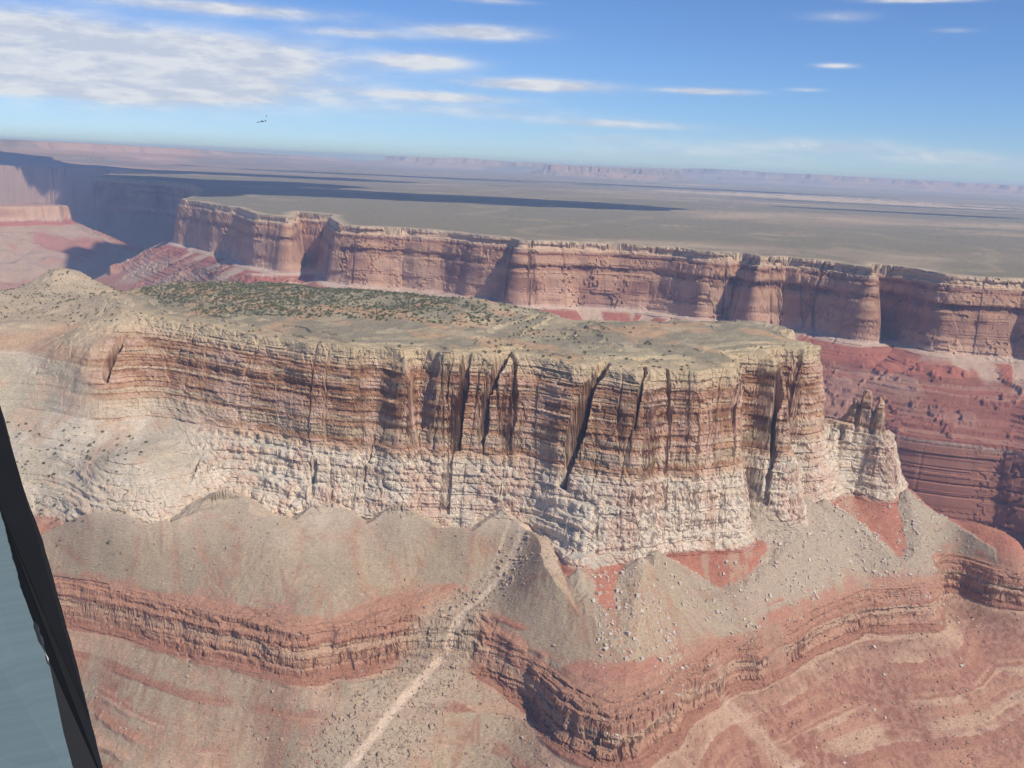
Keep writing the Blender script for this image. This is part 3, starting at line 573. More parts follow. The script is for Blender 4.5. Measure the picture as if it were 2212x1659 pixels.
# the white cliff has pink and grey patches and grey rubble on its ledges
wm = sm(ph, 26, 34) * (1 - sm(ph, 82, 88)) * near
pk = fbm(Xv, Yv, 24, 3, 115) + .5 * fbm(Zv * 1.5, Xv, 12, 2, 4)
col = mixc(col, const((.585, .40, .30), col[..., 0]), np.clip(pk * 2.0 - .15, 0, .7) * wm)
grey = sm(fbm(Xv, Yv, 45, 3, 117), .05, .35) * sm(flat, .4, .7)
col = mixc(col, const((.45, .40, .32), col[..., 0]), grey * wm * .85)
col = mixc(col, const((.52, .47, .39), col[..., 0]), sm(flat, .62, .85) * wm * .6)
so = OUT['so'] * near
rub = mixc(const((.55, .47, .37), ph), const((.44, .375, .28), ph), sm(fbm(Xv, Yv, 55, 4, 118) + .4 * n_f, -.15, .35))
rub = mixc(rub, const((.50, .36, .26), ph), sm(fbm(Xv, Zv * 2, 30, 3, 119), .15, .4) * .7)
col = mixc(col, mixc(rub, col, .35 * sm(-flat, -.75, -.5)), so * sm(ph, 16, 24) * .9)
lft = sm(-Xv, 530, 590) * near * sm(ph, -30, 0)
lt = mixc(const((.47, .375, .26), ph), const((.40, .32, .225), ph), sm(n_s + .3 * n_f, -.2, .4))
lt = mixc(lt, const((.47, .31, .21), ph), sm(-zq, 36, 42) * (1 - sm(-zq, 52, 58)) * .75)
col = mixc(col, lt, lft * (1 - sm(-zq, 50, 60)) * .95)
col = mixc(col, rub, lft * sm(-zq, 52, 64) * sm(ph, 4, 7) * .95 * (1 - sm(ph, 78, 84)))
# mesa top
top = sm(-ph, 0, 14) * near
col = mixc(col, mixc(const((.29, .25, .175), ph), const((.44, .30, .19), ph), sm(fbm(Xv, Yv, 50, 3, 120), .05, .4)), top * sm(flat, .8, .95))
col = mixc(col, const((.47, .39, .26), ph), top * sm(n_s, .15, .4) * .6)
hm_ = sm(-zq, 216, 222) * (1 - sm(-zq, 255, 268)) * near * sm(ph, 78, 84)
col = mixc(col, const((.42, .30, .21), ph), hm_ * sm(fbm(Xv, ph * .12, 13, 4, 133) + .5 * n_f, .0, .45) * .7)
# talus
streak = fbm(Xv, ph * .13, 17, 4, 130)
tcol = mixc(const((.40, .30, .215), ph), const((.43, .30, .215), ph), sm(n_s + .4 * n_l, -.2, .5))
tcol = mixc(tcol, const((.31, .265, .19), ph), sm(-n_s + .3 * n_f, .1, .5) * .8)
# every fan has its own mix of rubble, streaked downhill
best = np.full(Xv.shape, -1e9); fid = np.zeros(Xv.shape, int); fst = np.zeros(Xv.shape)
selm = near & (ph > 60) & (ph < 330); xx, yy = Xv[selm], Yv[selm]; bb_ = best[selm]; b2_ = bb_.copy(); ff = fid[selm]; fs = fst[selm]
for i, (cx, cy, cz, slp) in enumerate(CONES):
    dx, dy = xx - cx, yy - cy; dd = np.hypot(dx, dy); q = cz - slp * dd; w_ = q > bb_
    aa_ = np.arctan2(dx, dy); st_ = sm(dd, 12, 40) * fbm(aa_ * 30, dd * .06 + 40 * i, 2.2, 3, 7)
    b2_ = np.where(w_, bb_, np.maximum(b2_, q)); bb_ = np.where(w_, q, bb_); ff = np.where(w_, i, ff); fs = np.where(w_, st_, fs)
fid[selm] = ff; fst[selm] = fs; fst *= cn; seam = np.zeros(Xv.shape); seam[selm] = (1 - sm(bb_ - b2_ + 4 * fbm(xx, yy, 30, 3, 8), 0, 9)) * sm(bb_, -330, -300)
tint = TABV[33, (fid * 7) & 255]
tcol = mixc(tcol, mixc(const((.36, .29, .215), ph), const((.48, .37, .265), ph), tint), .8 * selm)
tcol = mixc(tcol, const((.40, .215, .15), ph), seam * .62 * sm(n_f + .6 * n_s, -.5, .3))
tcol = mixc(tcol, const((.47, .355, .25), ph), np.clip(fst * 1.6, 0, .7) * selm)
tcol = mixc(tcol, const((.39, .215, .145), ph), np.clip(-fst * 1.8 - .2, 0, .6) * selm)
tcol = tcol * c3(.88, .885, .86)
fall = (1 - sm(ph + 22 * fbm(Xv, Yv, 22, 4, 137, .65), 70, 128)) * near
tcol = mixc(tcol, mixc(const((.56, .48, .38), ph), const((.48, .36, .27), ph), sm(pix + n_f, -.3, .9)), fall * .75)
# rubble from the white cliff lies over the right-hand fans
tcol = mixc(tcol, const((.42, .35, .27), ph), sm(Xv, 150, 330) * sm(Zv, -330, -250) * .6)
redt = mixc(const((.27, .13, .092), ph), const((.345, .19, .135), ph), sm(n_f, -.3, .3))
tal_c = np.clip(cn * 1.0 + (tl - cn) * sm(n_l * .6 + n_s * .5 + .9 * streak, -.25, .35) * (1 - .6 * sm(Xv, 60, 200)), 0, 1)
# fans lose themselves in the red slopes lower down
fade = sm(-Zv, 300, 390) * sm(Xv, 40, 240)
tcol2 = mixc(tcol, redt, np.clip(fade * 1.0 + sm(streak, .05, .5) * .55 * (1 - cn), 0, 1))
lowm = sm(ph, 80, 92)
col = mixc(col, tcol2, np.clip(tal_c * np.maximum(lowm, cn), 0, 1))
col = mixc(col, mixc(const((.44, .355, .26), ph), const((.38, .30, .22), ph), sm(n_f, -.1, .5)), np.clip(ch, 0, 1) * .8)
for path, wd, amt in RILLS:
    d, s = seg_dist(Xv[near], Yv[near], path)
    k = 1 - sm(d + 1.0 * vn(Xv[near], Yv[near], 8, 2), wd * .4, wd)
    cc = col[near]; cc = mixc(cc, const((.62, .48, .36), k), k * amt); col[near] = cc
# pebble grain
grain = 1 + .10 * pix + .10 * n_f
col = col * grain[..., None]
COL[near] = col[near]
# --- canyon wall
f1 = kl == 1
xs, ys, zs_, ds, ss, ts = Xv[f1], Yv[f1], Zv[f1], de[f1], sf[f1], tl[f1]
fl = flat[f1]
zw = zs_ + 4 * vn(xs, ys, 90, 3)
ftab = [(60, (.235, .215, .16)), (-1, (.235, .215, .16)), (-4, (.56, .44, .32)), (-28, (.52, .38, .27)), (-34, (.40, .245, .185))]
z = -34.0
while z > -110:
    c = [(.36, .21, .145), (.42, .26, .18), (.30, .175, .125), (.45, .29, .20)][rb.randint(4)]
    h = rb.uniform(4, 14); ftab += [(z - .5, c), (z - h, c)]; z -= h
ftab += [(-115, (.37, .22, .155)), (-150, (.42, .265, .19)), (-180, (.46, .30, .22)), (-192, (.50, .34, .26)), (-199, (.55, .44, .37)), (-204, (.50, .38, .31)), (-208, (.34, .15, .115)), (-235, (.35, .15, .115))]
z = -235.0
while z > -335:
    c = [(.31, .15, .115), (.26, .12, .092), (.34, .19, .145), (.29, .13, .10)][rb.randint(4)]
    h = rb.uniform(3, 12); ftab += [(z - .5, c), (z - h, c)]; z -= h
ftab += [(-338, (.42, .33, .27)), (-350, (.34, .185, .14)), (-520, (.31, .16, .12)), (-560, (.40, .29, .21)), (-700, (.38, .28, .2))]
c = band(ftab, zw)
v = -.5 * BRK[f1] + fbm(xs, ys, 34, 3, 140) * .12 + .5 * fbm(xs, ys, 170, 2, 141) + .75 * fbm(zs_ * 1.3, ss * .55, 70, 4, 5)
wall = (zs_ < -30) & (zs_ > -200)
c = mixc(c, c * c3(.62, .56, .62), np.clip(v * 2.2, 0, .85) * wall)
c = mixc(c, const((.55, .39, .29), xs), np.clip(-v * 1.7 - .12, 0, .6) * wall * sm(-zs_, 60, 130))
c = mixc(c, const((.50, .39, .31), xs), ts * .9 * ((zs_ < -196) & (zs_ > -330)))
c = mixc(c, const((.42, .31, .25), xs), sm(fbm(xs, ys, 120, 3, 150), .05, .4) * .35 * (zs_ < -240) * (zs_ > -330))
lf = sm(-xs, 900, 1700) * (zs_ < -230)
c = mixc(c, mixc(const((.37, .275, .215), xs), const((.34, .18, .14), xs), sm(fbm(xs, ys, 260, 3, 152), -.1, .3)), lf)
# plateau: grey-green scrub with pale streaks
pl = (zs_ > -3) & (ds < 0)
pn = fbm(xs * .5, ys, 900, 5, 160, .6); pn2 = fbm(xs * .6, ys, 260, 4, 161)
pc = mixc(const((.225, .20, .145), xs), const((.33, .265, .195), xs), sm(pn, -.1, .45))
pc = mixc(pc, const((.46, .37, .27), xs), sm(pn2 * .6 + pn * .6, .10, .45) * .75)
pc = mixc(pc, const((.50, .40, .29), xs), (1 - sm(-ds, 6, 46 + 30 * vn(xs, ys, 80, 6))) * .85)
wash = 1 - np.abs(fbm(xs * .8, ys * .5, 520, 4, 163)) * 14
pc = mixc(pc, const((.38, .31, .22), xs), np.clip(wash, 0, 1) * .5)
wash2 = 1 - np.abs(fbm(xs, ys * .6, 240, 3, 167)) * 16
pc = mixc(pc, const((.16, .16, .11), xs), np.clip(wash2, 0, 1) * .45)
pc = mixc(pc, const((.30, .245, .20), xs), sm(np.hypot(xs, ys), 6000, 16000) * .5)
c = mixc(c, pc, sm(zs_, -4, -1) * (ds < 6))
c = c * (1 + .07 * pix[f1] + .08 * fbm(xs, ys, 14, 2, 9))[:, None]
COL[f1] = c
# --- distant cliffs
f2 = kl == 2
xs, ys, zs_ = Xv[f2], Yv[f2], Zv[f2]
c = mixc(const((.42, .29, .235), xs), const((.26, .22, .19), xs), sm(fbm(xs, ys, 1500, 4, 170), -.1, .35))
c = mixc(c, const((.46, .31, .25), xs), sm(fbm(zs_ * 5, xs * .1, 200, 2, 3), .1, .4) * .6)
COL[f2] = c
lum = COL @ np.array([.25, .65, .10]); sat = np.where(kl == 1, 1.2, 1.08)[..., None]
COL = lum[..., None] + (COL - lum[..., None]) * sat
COL = np.clip(COL, 0.01, .9)
print('colour', round(time.time() - T0, 1))

# ------------------------------------------------------------------ rock material
def rock_material():
    m = bpy.data.materials.new('canyon_rock'); m.use_nodes = True; nt = m.node_tree; b = nt.nodes['Principled BSDF']
    b.inputs['Roughness'].default_value = .92; b.inputs['Specular IOR Level'].default_value = .12
    at = N(nt, 'ShaderNodeAttribute', attribute_name='rock_colour')
    g = N(nt, 'ShaderNodeNewGeometry')
    nz = N(nt, 'ShaderNodeTexNoise', ins={'Scale': 0.55, 'Detail': 4.0, 'Roughness': .65}); L(nt, g.outputs['Position'], nz.inputs['Vector'])
    mp = N(nt, 'ShaderNodeMapping'); mp.inputs['Scale'].default_value = (.22, .22, .9); L(nt, g.outputs['Position'], mp.inputs[0])
    nb = N(nt, 'ShaderNodeTexNoise', ins={'Scale': 1.0, 'Detail': 3.0, 'Roughness': .6}); L(nt, mp.outputs[0], nb.inputs['Vector'])
    k = MA(nt, 'ADD', MA(nt, 'MULTIPLY', nz.outputs[0], .7), MA(nt, 'ADD', MA(nt, 'MULTIPLY', nb.outputs[0], .7), .30))
    hs = N(nt, 'ShaderNodeVectorMath', operation='SCALE'); L(nt, at.outputs['Color'], hs.inputs[0]); L(nt, k, hs.inputs['Scale'])
    L(nt, hs.outputs[0], b.inputs['Base Color'])
    bp = N(nt, 'ShaderNodeBump'); bp.inputs['Strength'].default_value = .55; bp.inputs['Distance'].default_value = 1.2
    L(nt, MA(nt, 'ADD', nz.outputs[0], nb.outputs[0]), bp.inputs['Height']); L(nt, bp.outputs[0], b.inputs['Normal'])
    return m
ROCK = rock_material()
# ------------------------------------------------------------------ the ground is one sheet, cut along natural breaks into the mesa, its slopes, the canyon wall, the plateau and the distant cliffs
reg = np.full(Xv.shape, 1, int)
reg[near & (ph < 84)] = 0
reg[kl == 1] = 2
reg[(kl == 1) & (Zv > -3) & (de < 3)] = 3
reg[kl == 2] = 4
NAMES = {0: ('mesa', 'flat topped mesa of brown banded cliffs over a broken white cliff', 'mesa'),
         1: ('canyon_slopes', 'red and tan slopes of rubble and ledges below the near mesa', 'slope'),
         2: ('canyon_wall', 'long reddish canyon wall behind the mesa with red slopes at its foot', 'canyon wall'),
         3: ('plateau_ground', 'flat grey green plateau reaching to the horizon', 'plateau'),
         4: ('distant_hills', 'faint bluish cliffs and mesas along the horizon', 'hills')}
qreg = reg[:-1, :-1]
vid = np.arange(nA * NV).reshape(nA, NV)
quads = np.stack([vid[:-1, :-1], vid[:-1, 1:], vid[1:, 1:], vid[1:, :-1]], -1)
P3 = np.stack([Xv, Yv, Zv], -1).reshape(-1, 3).astype(np.float32); CF = COL.reshape(-1, 3).astype(np.float32)
def sheet(name, q):
    used, inv = np.unique(q.ravel(), return_inverse=True)
    me = bpy.data.meshes.new(name); me.vertices.add(len(used)); me.vertices.foreach_set('co', P3[used].ravel())
    nq = len(q); me.loops.add(nq * 4); me.loops.foreach_set('vertex_index', inv.astype(np.int32).ravel())
    me.polygons.add(nq); me.polygons.foreach_set('loop_start', (np.arange(nq) * 4).astype(np.int32))
    me.polygons.foreach_set('use_smooth', np.zeros(nq, bool))
    me.update(calc_edges=False)
    ca = me.attributes.new('rock_colour', 'FLOAT_COLOR', 'POINT')
    ca.data.foreach_set('color', np.concatenate([CF[used], np.ones((len(used), 1), np.float32)], 1).ravel())
    me.materials.append(ROCK); o = bpy.data.objects.new(name, me); C.objects.link(o); return o
for k, (nm, lab, cat) in NAMES.items():
    o = sheet(nm, quads[qreg == k]); o['kind'] = 'structure'; o['label'] = lab; o['category'] = cat
print('sheets', round(time.time() - T0, 1))
del P3, CF, quads
# ------------------------------------------------------------------ materials for things
def mat(name, col, rough=.9, noise=0.0, scale=1.0, spec=.2):
    m = bpy.data.materials.new(name); m.use_nodes = True; nt = m.node_tree; b = nt.nodes['Principled BSDF']
    b.inputs['Roughness'].default_value = rough; b.inputs['Specular IOR Level'].default_value = spec
    if noise:
        g = N(nt, 'ShaderNodeNewGeometry'); n = N(nt, 'ShaderNodeTexNoise', ins={'Scale': scale, 'Detail': 4.0}); L(nt, g.outputs['Position'], n.inputs['Vector'])
        mx = N(nt, 'ShaderNodeMix', data_type='RGBA'); L(nt, n.outputs[0], mx.inputs[0])
        mx.inputs[6].default_value = tuple(c * (1 - noise) for c in col) + (1,); mx.inputs[7].default_value = tuple(min(1, c * (1 + noise)) for c in col) + (1,)
        L(nt, mx.outputs[2], b.inputs['Base Color'])
    else: b.inputs['Base Color'].default_value = tuple(col) + (1,)
    return m
def rawmesh(name, V, F, m, smooth=False):
    me = bpy.data.meshes.new(name); V = np.asarray(V, np.float32); F = np.asarray(F, np.int32); k = F.shape[1]
    me.vertices.add(len(V)); me.vertices.foreach_set('co', V.ravel())
    me.loops.add(F.size); me.loops.foreach_set('vertex_index', F.ravel())
    me.polygons.add(len(F)); me.polygons.foreach_set('loop_start', (np.arange(len(F)) * k).astype(np.int32))
    me.polygons.foreach_set('use_smooth', np.full(len(F), smooth))
    me.update(calc_edges=True); me.materials.append(m); return me
def link(name, me, label=None, cat=None, group=None, kind=None, parent=None):
    o = bpy.data.objects.new(name, me); C.objects.link(o)
    if label: o['label'] = label
    if cat: o['category'] = cat
    if group: o['group'] = group
    if kind: o['kind'] = kind
    if parent: o.parent = parent
    return o

# ------------------------------------------------------------------ rubble and boulders
rg = np.random.RandomState(21)
CUBE_V = np.array([[x, y, z] for x in (-1, 1) for y in (-1, 1) for z in (-1, 1)], float)
CUBE_F = np.array([[0, 1, 3, 2], [4, 6, 7, 5], [0, 4, 5, 1], [2, 3, 7, 6], [0, 2, 6, 4], [1, 5, 7, 3]])
def near_attr(x, y, G):
    r = np.hypot(x, y); a = np.degrees(np.arctan2(x, y))
    return G[np.round(np.interp(a, AZ, np.arange(nA))).astype(int), np.round(np.interp(r, RS, np.arange(nR))).astype(int)]
def scatter(n, xr, yr, keep):
    x = rg.uniform(*xr, n); y = rg.uniform(*yr, n); k = keep(x, y); return x[k], y[k]
def rock_field(name, x, y, size, m, label, cat):
    n = len(x); z = zat(x, y)
    V = CUBE_V[None] * (1 + .35 * rg.uniform(-1, 1, (n, 8, 3))) * size[:, None, None] * .5 * rg.uniform(.6, 1.3, (n, 1, 3))
    a = rg.uniform(0, 6.28, n); ca, sa = np.cos(a)[:, None], np.sin(a)[:, None]; b_ = rg.uniform(-.6, .6, n); cb, sb = np.cos(b_)[:, None], np.sin(b_)[:, None]
    vx, vy, vz = V[..., 0], V[..., 1], V[..., 2]
    vy, vz = vy * cb - vz * sb, vy * sb + vz * cb
    vx, vy = vx * ca - vy * sa, vx * sa + vy * ca
    V = np.stack([vx + x[:, None], vy + y[:, None], vz + (z + size * .18)[:, None]], -1).reshape(-1, 3)
    F = (CUBE_F[None] + 8 * np.arange(n)[:, None, None]).reshape(-1, 4)
    return link(name, rawmesh(name, V, F, m), label, cat, kind='stuff')
M_WROCK = mat('pale_boulder', (.60, .50, .40), .9, .25, .4); M_TROCK = mat('tan_rubble', (.44, .33, .245), .9, .35, .25); M_RROCK = mat('red_rubble', (.36, .20, .14), .9, .3, .25)
isl = lambda x, y: (near_attr(x, y, PH) > 88) & (near_attr(x, y, KL) == 0)
def pw(n, lo, hi, a=2.2): return np.minimum(lo * (1 - rg.rand(n)) ** (-1 / a), hi)
x, y = scatter(52000, (-900, 900), (850, 1450), lambda x, y: isl(x, y) & (fbm(x, y, 60, 3, 5) > rg.uniform(-.6, .5, len(x))))
rock_field('tan_rubble', x, y, pw(len(x), .5, 2.4, 2.7), M_TROCK, 'tan rubble strewn over the slopes below the mesa', 'rubble')
x, y = scatter(50000, (100, 800), (900, 1450), lambda x, y: isl(x, y) & (near_attr(x, y, Z) > -345) & (fbm(x, y, 70, 3, 6) + .5 * near_attr(x, y, CN) > rg.uniform(-.2, .9, len(x))))
rock_field('white_rubble', x, y, pw(len(x), .7, 3.6), M_WROCK, 'whitish rubble fallen from the white cliff', 'rubble')
x, y = scatter(34000, (-300, 200), (850, 1200), lambda x, y: isl(x, y) & (seg_dist(x, y, RILLS[0][0])[0] > 6) & (near_attr(x, y, CHT) > rg.uniform(.1, 1.2, len(x))))
rock_field('gully_rubble', x, y, pw(len(x), .7, 3.6, 2.4), mat('brown_rubble', (.43, .325, .235), .9, .35, .2), 'brown broken rock filling the gully below the mesa', 'rubble')
x, y = scatter(60000, (-300, 900), (850, 1450), lambda x, y: isl(x, y) & (near_attr(x, y, Z) < -300) & (fbm(x, y, 50, 3, 7) > rg.uniform(-.4, .6, len(x))))
rock_field('red_rubble', x, y, pw(len(x), .5, 2.4, 2.6), M_RROCK, 'red rubble on the lower red slopes', 'rubble')

def boulder_mesh(seed, m):
    bm = bmesh.new(); bmesh.ops.create_icosphere(bm, subdivisions=2, radius=1.0)
    r = random.Random(seed); cuts = [(Vector((r.gauss(0, 1), r.gauss(0, 1), r.gauss(0, 1))).normalized(), r.uniform(.45, .8)) for _ in range(9)]
    for v in bm.verts:
        for nrm, d in cuts:
            k = v.co.dot(nrm)
            if k > d: v.co -= nrm * (k - d)
        v.co.x *= 1.15; v.co.z *= .85
    me = bpy.data.meshes.new('boulder'); bm.to_mesh(me); bm.free(); me.materials.append(m); return me
M_BR = mat('brown_boulder', (.45, .34, .25), .9, .25, .4)
BM = {'white': [boulder_mesh(i, M_WROCK) for i in range(3)], 'brown': [boulder_mesh(i + 9, M_BR) for i in range(3)]}
rb_ = random.Random(8)
def boulder(x, y, s, kind, label, group):
    z = float(zat(x, y))
    o = link('boulder', rb_.choice(BM[kind]), label, 'boulder', group)
    o.location = (x, y, z + s * .22); o.scale = (s * .5, s * .5 * rb_.uniform(.7, 1.2), s * .5 * rb_.uniform(.7, 1.2)); o.rotation_euler = (rb_.uniform(-.4, .4), rb_.uniform(-.4, .4), rb_.uniform(0, 6.28))
for x, y, s, kind, label in BIG_BOULDERS: boulder(x, y, s, kind, label, None)
cand = []
tries = 0
while len(cand) < 60 and tries < 20000:
    tries += 1; x = rb_.uniform(180, 680); y = rb_.uniform(1000, 1400)
    xa, ya = np.array([x]), np.array([y])
    if near_attr(xa, ya, KL)[0] == 0 and near_attr(xa, ya, CN)[0] > .5 and near_attr(xa, ya, PH)[0] > 90: cand.append((x, y))
for x, y in cand: boulder(x, y, rb_.uniform(2.5, 5.5), 'white', 'whitish boulder among others on the pale rubble fans below the white cliff', 'white boulders on the rubble fans')
cand = []; tries = 0
while len(cand) < 45 and tries < 20000:
    tries += 1; x = rb_.uniform(-220, 120); y = rb_.uniform(890, 1140); xa, ya = np.array([x]), np.array([y])
    if near_attr(xa, ya, CHT)[0] > .5 and near_attr(xa, ya, PH)[0] > 90: cand.append((x, y))
for x, y in cand: boulder(x, y, rb_.uniform(2.5, 5.5), 'brown', 'brown angular boulder lying in the rubble of the gully below the mesa', 'brown boulders in the gully')

# ------------------------------------------------------------------ shrubs
M_SH = mat('shrub_leaves', (.185, .19, .105), .9, .4, .6)
def shrub_geo(seed, n, leaf):
    r = np.random.RandomState(seed); lob = r.uniform(-.55, .55, (5, 3)); lob[:, 2] = r.uniform(.25, .75, 5); rad = r.uniform(.3, .55, 5)
    V = []
    for i in range(n):
        k = r.randint(5); d = r.normal(size=3); d /= np.linalg.norm(d); c = lob[k] + d * rad[k] * r.uniform(.55, 1); c[2] = abs(c[2])
        a, b = r.normal(size=3), r.normal(size=3); a /= np.linalg.norm(a); b /= np.linalg.norm(b)
        V += [c - a * leaf, c + a * leaf * .6 + b * leaf * .8, c + a * leaf * .5 - b * leaf * .7]
    return np.array(V)
GEO = [shrub_geo(i, 150, .22) for i in range(4)]
SHM = [rawmesh('shrub', g, np.arange(len(g)).reshape(-1, 3), M_SH) for g in GEO]
GEO_S = [shrub_geo(i + 10, 26, .42) for i in range(5)]
def kept(n, xr, yr, f): 
    x, y = scatter(n, xr, yr, f); return x, y
green = kept(16000, (-620, 130), (1380, 1760), lambda x, y: (near_attr(x, y, PH) < -18) & (near_attr(x, y, KL) == 0) & (np.clip(.62 + 1.0 * fbm(x, y, 60, 3, 77) - .8 * sm(x, -90, 120) + .35 * sm(-x, 200, 420) - .5 * (1 - sm(-near_attr(x, y, PH), 18, 42)), .02, 1) > rg.rand(len(x))))
g2 = kept(2200, (-60, 460), (1200, 1560), lambda x, y: (near_attr(x, y, PH) < -6) & (near_attr(x, y, KL) == 0) & (fbm(x, y, 55, 3, 78) - .5 * sm(x, 160, 300) > rg.uniform(-.3, .5, len(x))))
g3 = kept(900, (-620, 420), (1150, 1420), lambda x, y: (near_attr(x, y, PH) > -16) & (near_attr(x, y, PH) < 3) & (near_attr(x, y, KL) == 0))
g4 = kept(3800, (-1300, -560), (1500, 2250), lambda x, y: (near_attr(x, y, PH) < 20) & (near_attr(x, y, KL) == 0))
g5 = kept(2600, (-900, -330), (1080, 1560), lambda x, y: (near_attr(x, y, PH) > 30) & (near_attr(x, y, KL) == 0) & (near_attr(x, y, Z) > -292) & (sm(-x, 330, 560) * .8 + .3 * fbm(x, y, 80, 2, 3) > rg.rand(len(x))))
allx = np.concatenate([green[0], g2[0], g3[0], g4[0], g5[0]]); ally = np.concatenate([green[1], g2[1], g3[1], g4[1], g5[1]])
zone = np.concatenate([np.full(len(g[0]), i) for i, g in enumerate((green, g2, g3, g4, g5))])
size = 1.0 + 2.9 * rg.rand(len(allx)) ** 2.0 * np.where(zone == 0, 1.08, .95)
ang = size / np.hypot(allx, ally)
inview = np.abs(np.degrees(np.arctan2(allx, ally))) < 26.5
order = np.argsort(-np.where(inview, ang, 0))
single = order[:290]; rest = order[290:]
LAB = {0: ('dark green shrub among many on the scrubby left top of the mesa', 'shrubs on the mesa top'), 1: ('dark green shrub scattered on the bare right half of the mesa top', 'shrubs on the right mesa top'),
       2: ('dark green shrub on the cream rim ledges of the mesa', 'shrubs on the rim ledges'), 3: ('dark green shrub on the low ridge and knoll left of the mesa', 'shrubs on the left ridge'),
       4: ('dark green shrub dotted over the tan slope at the left, near the window post', 'shrubs on the left slope')}
for i in single:
    lb, gp = LAB[int(zone[i])]
    o = link('shrub', SHM[i % 4], lb, 'shrub', gp); s = size[i] * .85
    o.location = (allx[i], ally[i], float(zat(allx[i], ally[i])) - .1); o.scale = (s, s, s * .9); o.rotation_euler = (0, 0, rg.uniform(0, 6.28))
VV = []
zr = zat(allx[rest], ally[rest]); aa = rg.uniform(0, 6.28, len(rest))
for k, i in enumerate(rest):
    g = GEO_S[i % 5] * size[i] * .8; ca, sa = math.cos(aa[k]), math.sin(aa[k])
    VV.append(np.stack([g[:, 0] * ca - g[:, 1] * sa + allx[i], g[:, 0] * sa + g[:, 1] * ca + ally[i], g[:, 2] + zr[k]], -1))
VV = np.concatenate(VV)
link('shrubbery', rawmesh('shrubbery', VV, np.arange(len(VV)).reshape(-1, 3), M_SH), 'green scrub covering the mesa top and dotting the slopes', 'scrub', kind='stuff')
print('plants', len(rest), round(time.time() - T0, 1))

# ------------------------------------------------------------------ clouds high over the plateau; they throw the long shadows
M_CL = mat('cloud_white', (.85, .87, .9), 1.0, 0, 1, 0)
def cloud(px, py, H, la, lb, rot, seed, thick=1.0):
    """a flat ragged cloud whose shadow falls round (px, py) on the plateau"""
    k = H / math.tan(SUN_EL); cx = px + math.sin(SUN_AZ) * k; cy = py + math.cos(SUN_AZ) * k
    n, mrow = 120, 40
    U, W = np.meshgrid(np.linspace(-1.25, 1.25, n), np.linspace(-1.35, 1.35, mrow))
    u = U * la; w_ = W * lb
    x = cx + u * math.cos(rot) - w_ * math.sin(rot); y = cy + u * math.sin(rot) + w_ * math.cos(rot)
    dens = 1 - np.sqrt(U ** 2 + W ** 2) + .55 * fbm(x, y, lb * 1.6, 4, seed, .6) + .25 * fbm(x, y, la * .8, 2, seed + 3)
    F = []; top = H + np.clip(dens, 0, 1) * 260 * thick + 30 * fbm(x, y, 120, 3, seed); bot = H - np.clip(dens, 0, 1) * 60
    keep = dens > 0
    V = np.concatenate([np.stack([x, y, top], -1).reshape(-1, 3), np.stack([x, y, bot], -1).reshape(-1, 3)])
    o_ = n * mrow; q = keep[:-1, :-1] & keep[1:, :-1] & keep[:-1, 1:] & keep[1:, 1:]
    for j, i in zip(*np.nonzero(q)):
        a, b, c_, d = j * n + i, j * n + i + 1, (j + 1) * n + i + 1, (j + 1) * n + i
        F.append([a, b, c_, d]); F.append([a + o_, d + o_, c_ + o_, b + o_])
    return link('cloud', rawmesh('cloud', V, F, M_CL, True), 'white cloud high above the plateau', 'cloud', 'clouds above the plateau', 'stuff')
for args in CLOUD_MESHES: cloud(*args)

# ------------------------------------------------------------------ the aircraft's window post and the panel beyond it
M_POST = mat('black_window_post', (.012, .012, .013), .55, .3, 60, .25); M_SEAL = mat('worn_sealant', (.03, .03, .032), .3, .5, 250, .5)
def slab(name, ring, back, m, parent=None, bevel=.0015, **k):
    bm = bmesh.new(); a = [bm.verts.new(p) for p in ring]; b = [bm.verts.new(Vector(p) + Vector(back)) for p in ring]
    bm.faces.new(a); bm.faces.new(b[::-1]); n = len(a)
    for i in range(n): bm.faces.new([a[i], b[i], b[(i + 1) % n], a[(i + 1) % n]])
    bmesh.ops.recalc_face_normals(bm, faces=bm.faces)
    if bevel: bmesh.ops.bevel(bm, geom=bm.edges[:], offset=bevel, segments=2, affect='EDGES', clamp_overlap=True)
    me = bpy.data.meshes.new(name); bm.to_mesh(me); bm.free(); me.materials.append(m)
    return link(name, me, parent=parent, **k)
def dense(P, n, jit=0, seed=0):
    P = [Vector(p) for p in P]; t = np.linspace(0, len(P) - 1, n); r = random.Random(seed); o = []
    for q in t:
        i = min(int(q), len(P) - 2); f = q - i
        p0, p1, p2, p3 = P[max(i - 1, 0)], P[i], P[i + 1], P[min(i + 2, len(P) - 1)]
        v = .5 * ((2 * p1) + (-p0 + p2) * f + (2 * p0 - 5 * p1 + 4 * p2 - p3) * f * f + (-p0 + 3 * p1 - 3 * p2 + p3) * f ** 3)
        v += Vector((r.uniform(-1, 1), 0, r.uniform(-1, 1))) * jit; o.append(v)
    return o
wf = bpy.data.objects.new('aircraft_window_frame', None); C.objects.link(wf); wf.location = (-.30, .60, 230.75)
wf['label'] = 'black curved aircraft window post at the lower left, with a blue grey panel behind it'; wf['category'] = 'window frame'
right = dense(SR, 46, .0002, 1); left_ = dense(SL, 90, .0007, 2)
post = slab('post', right + left_[::-1], (-.0115, .0242, -.0122), M_POST, bevel=0)
post.parent = wf; post.matrix_parent_inverse = wf.matrix_world.inverted() if False else Matrix.Translation(-wf.location)
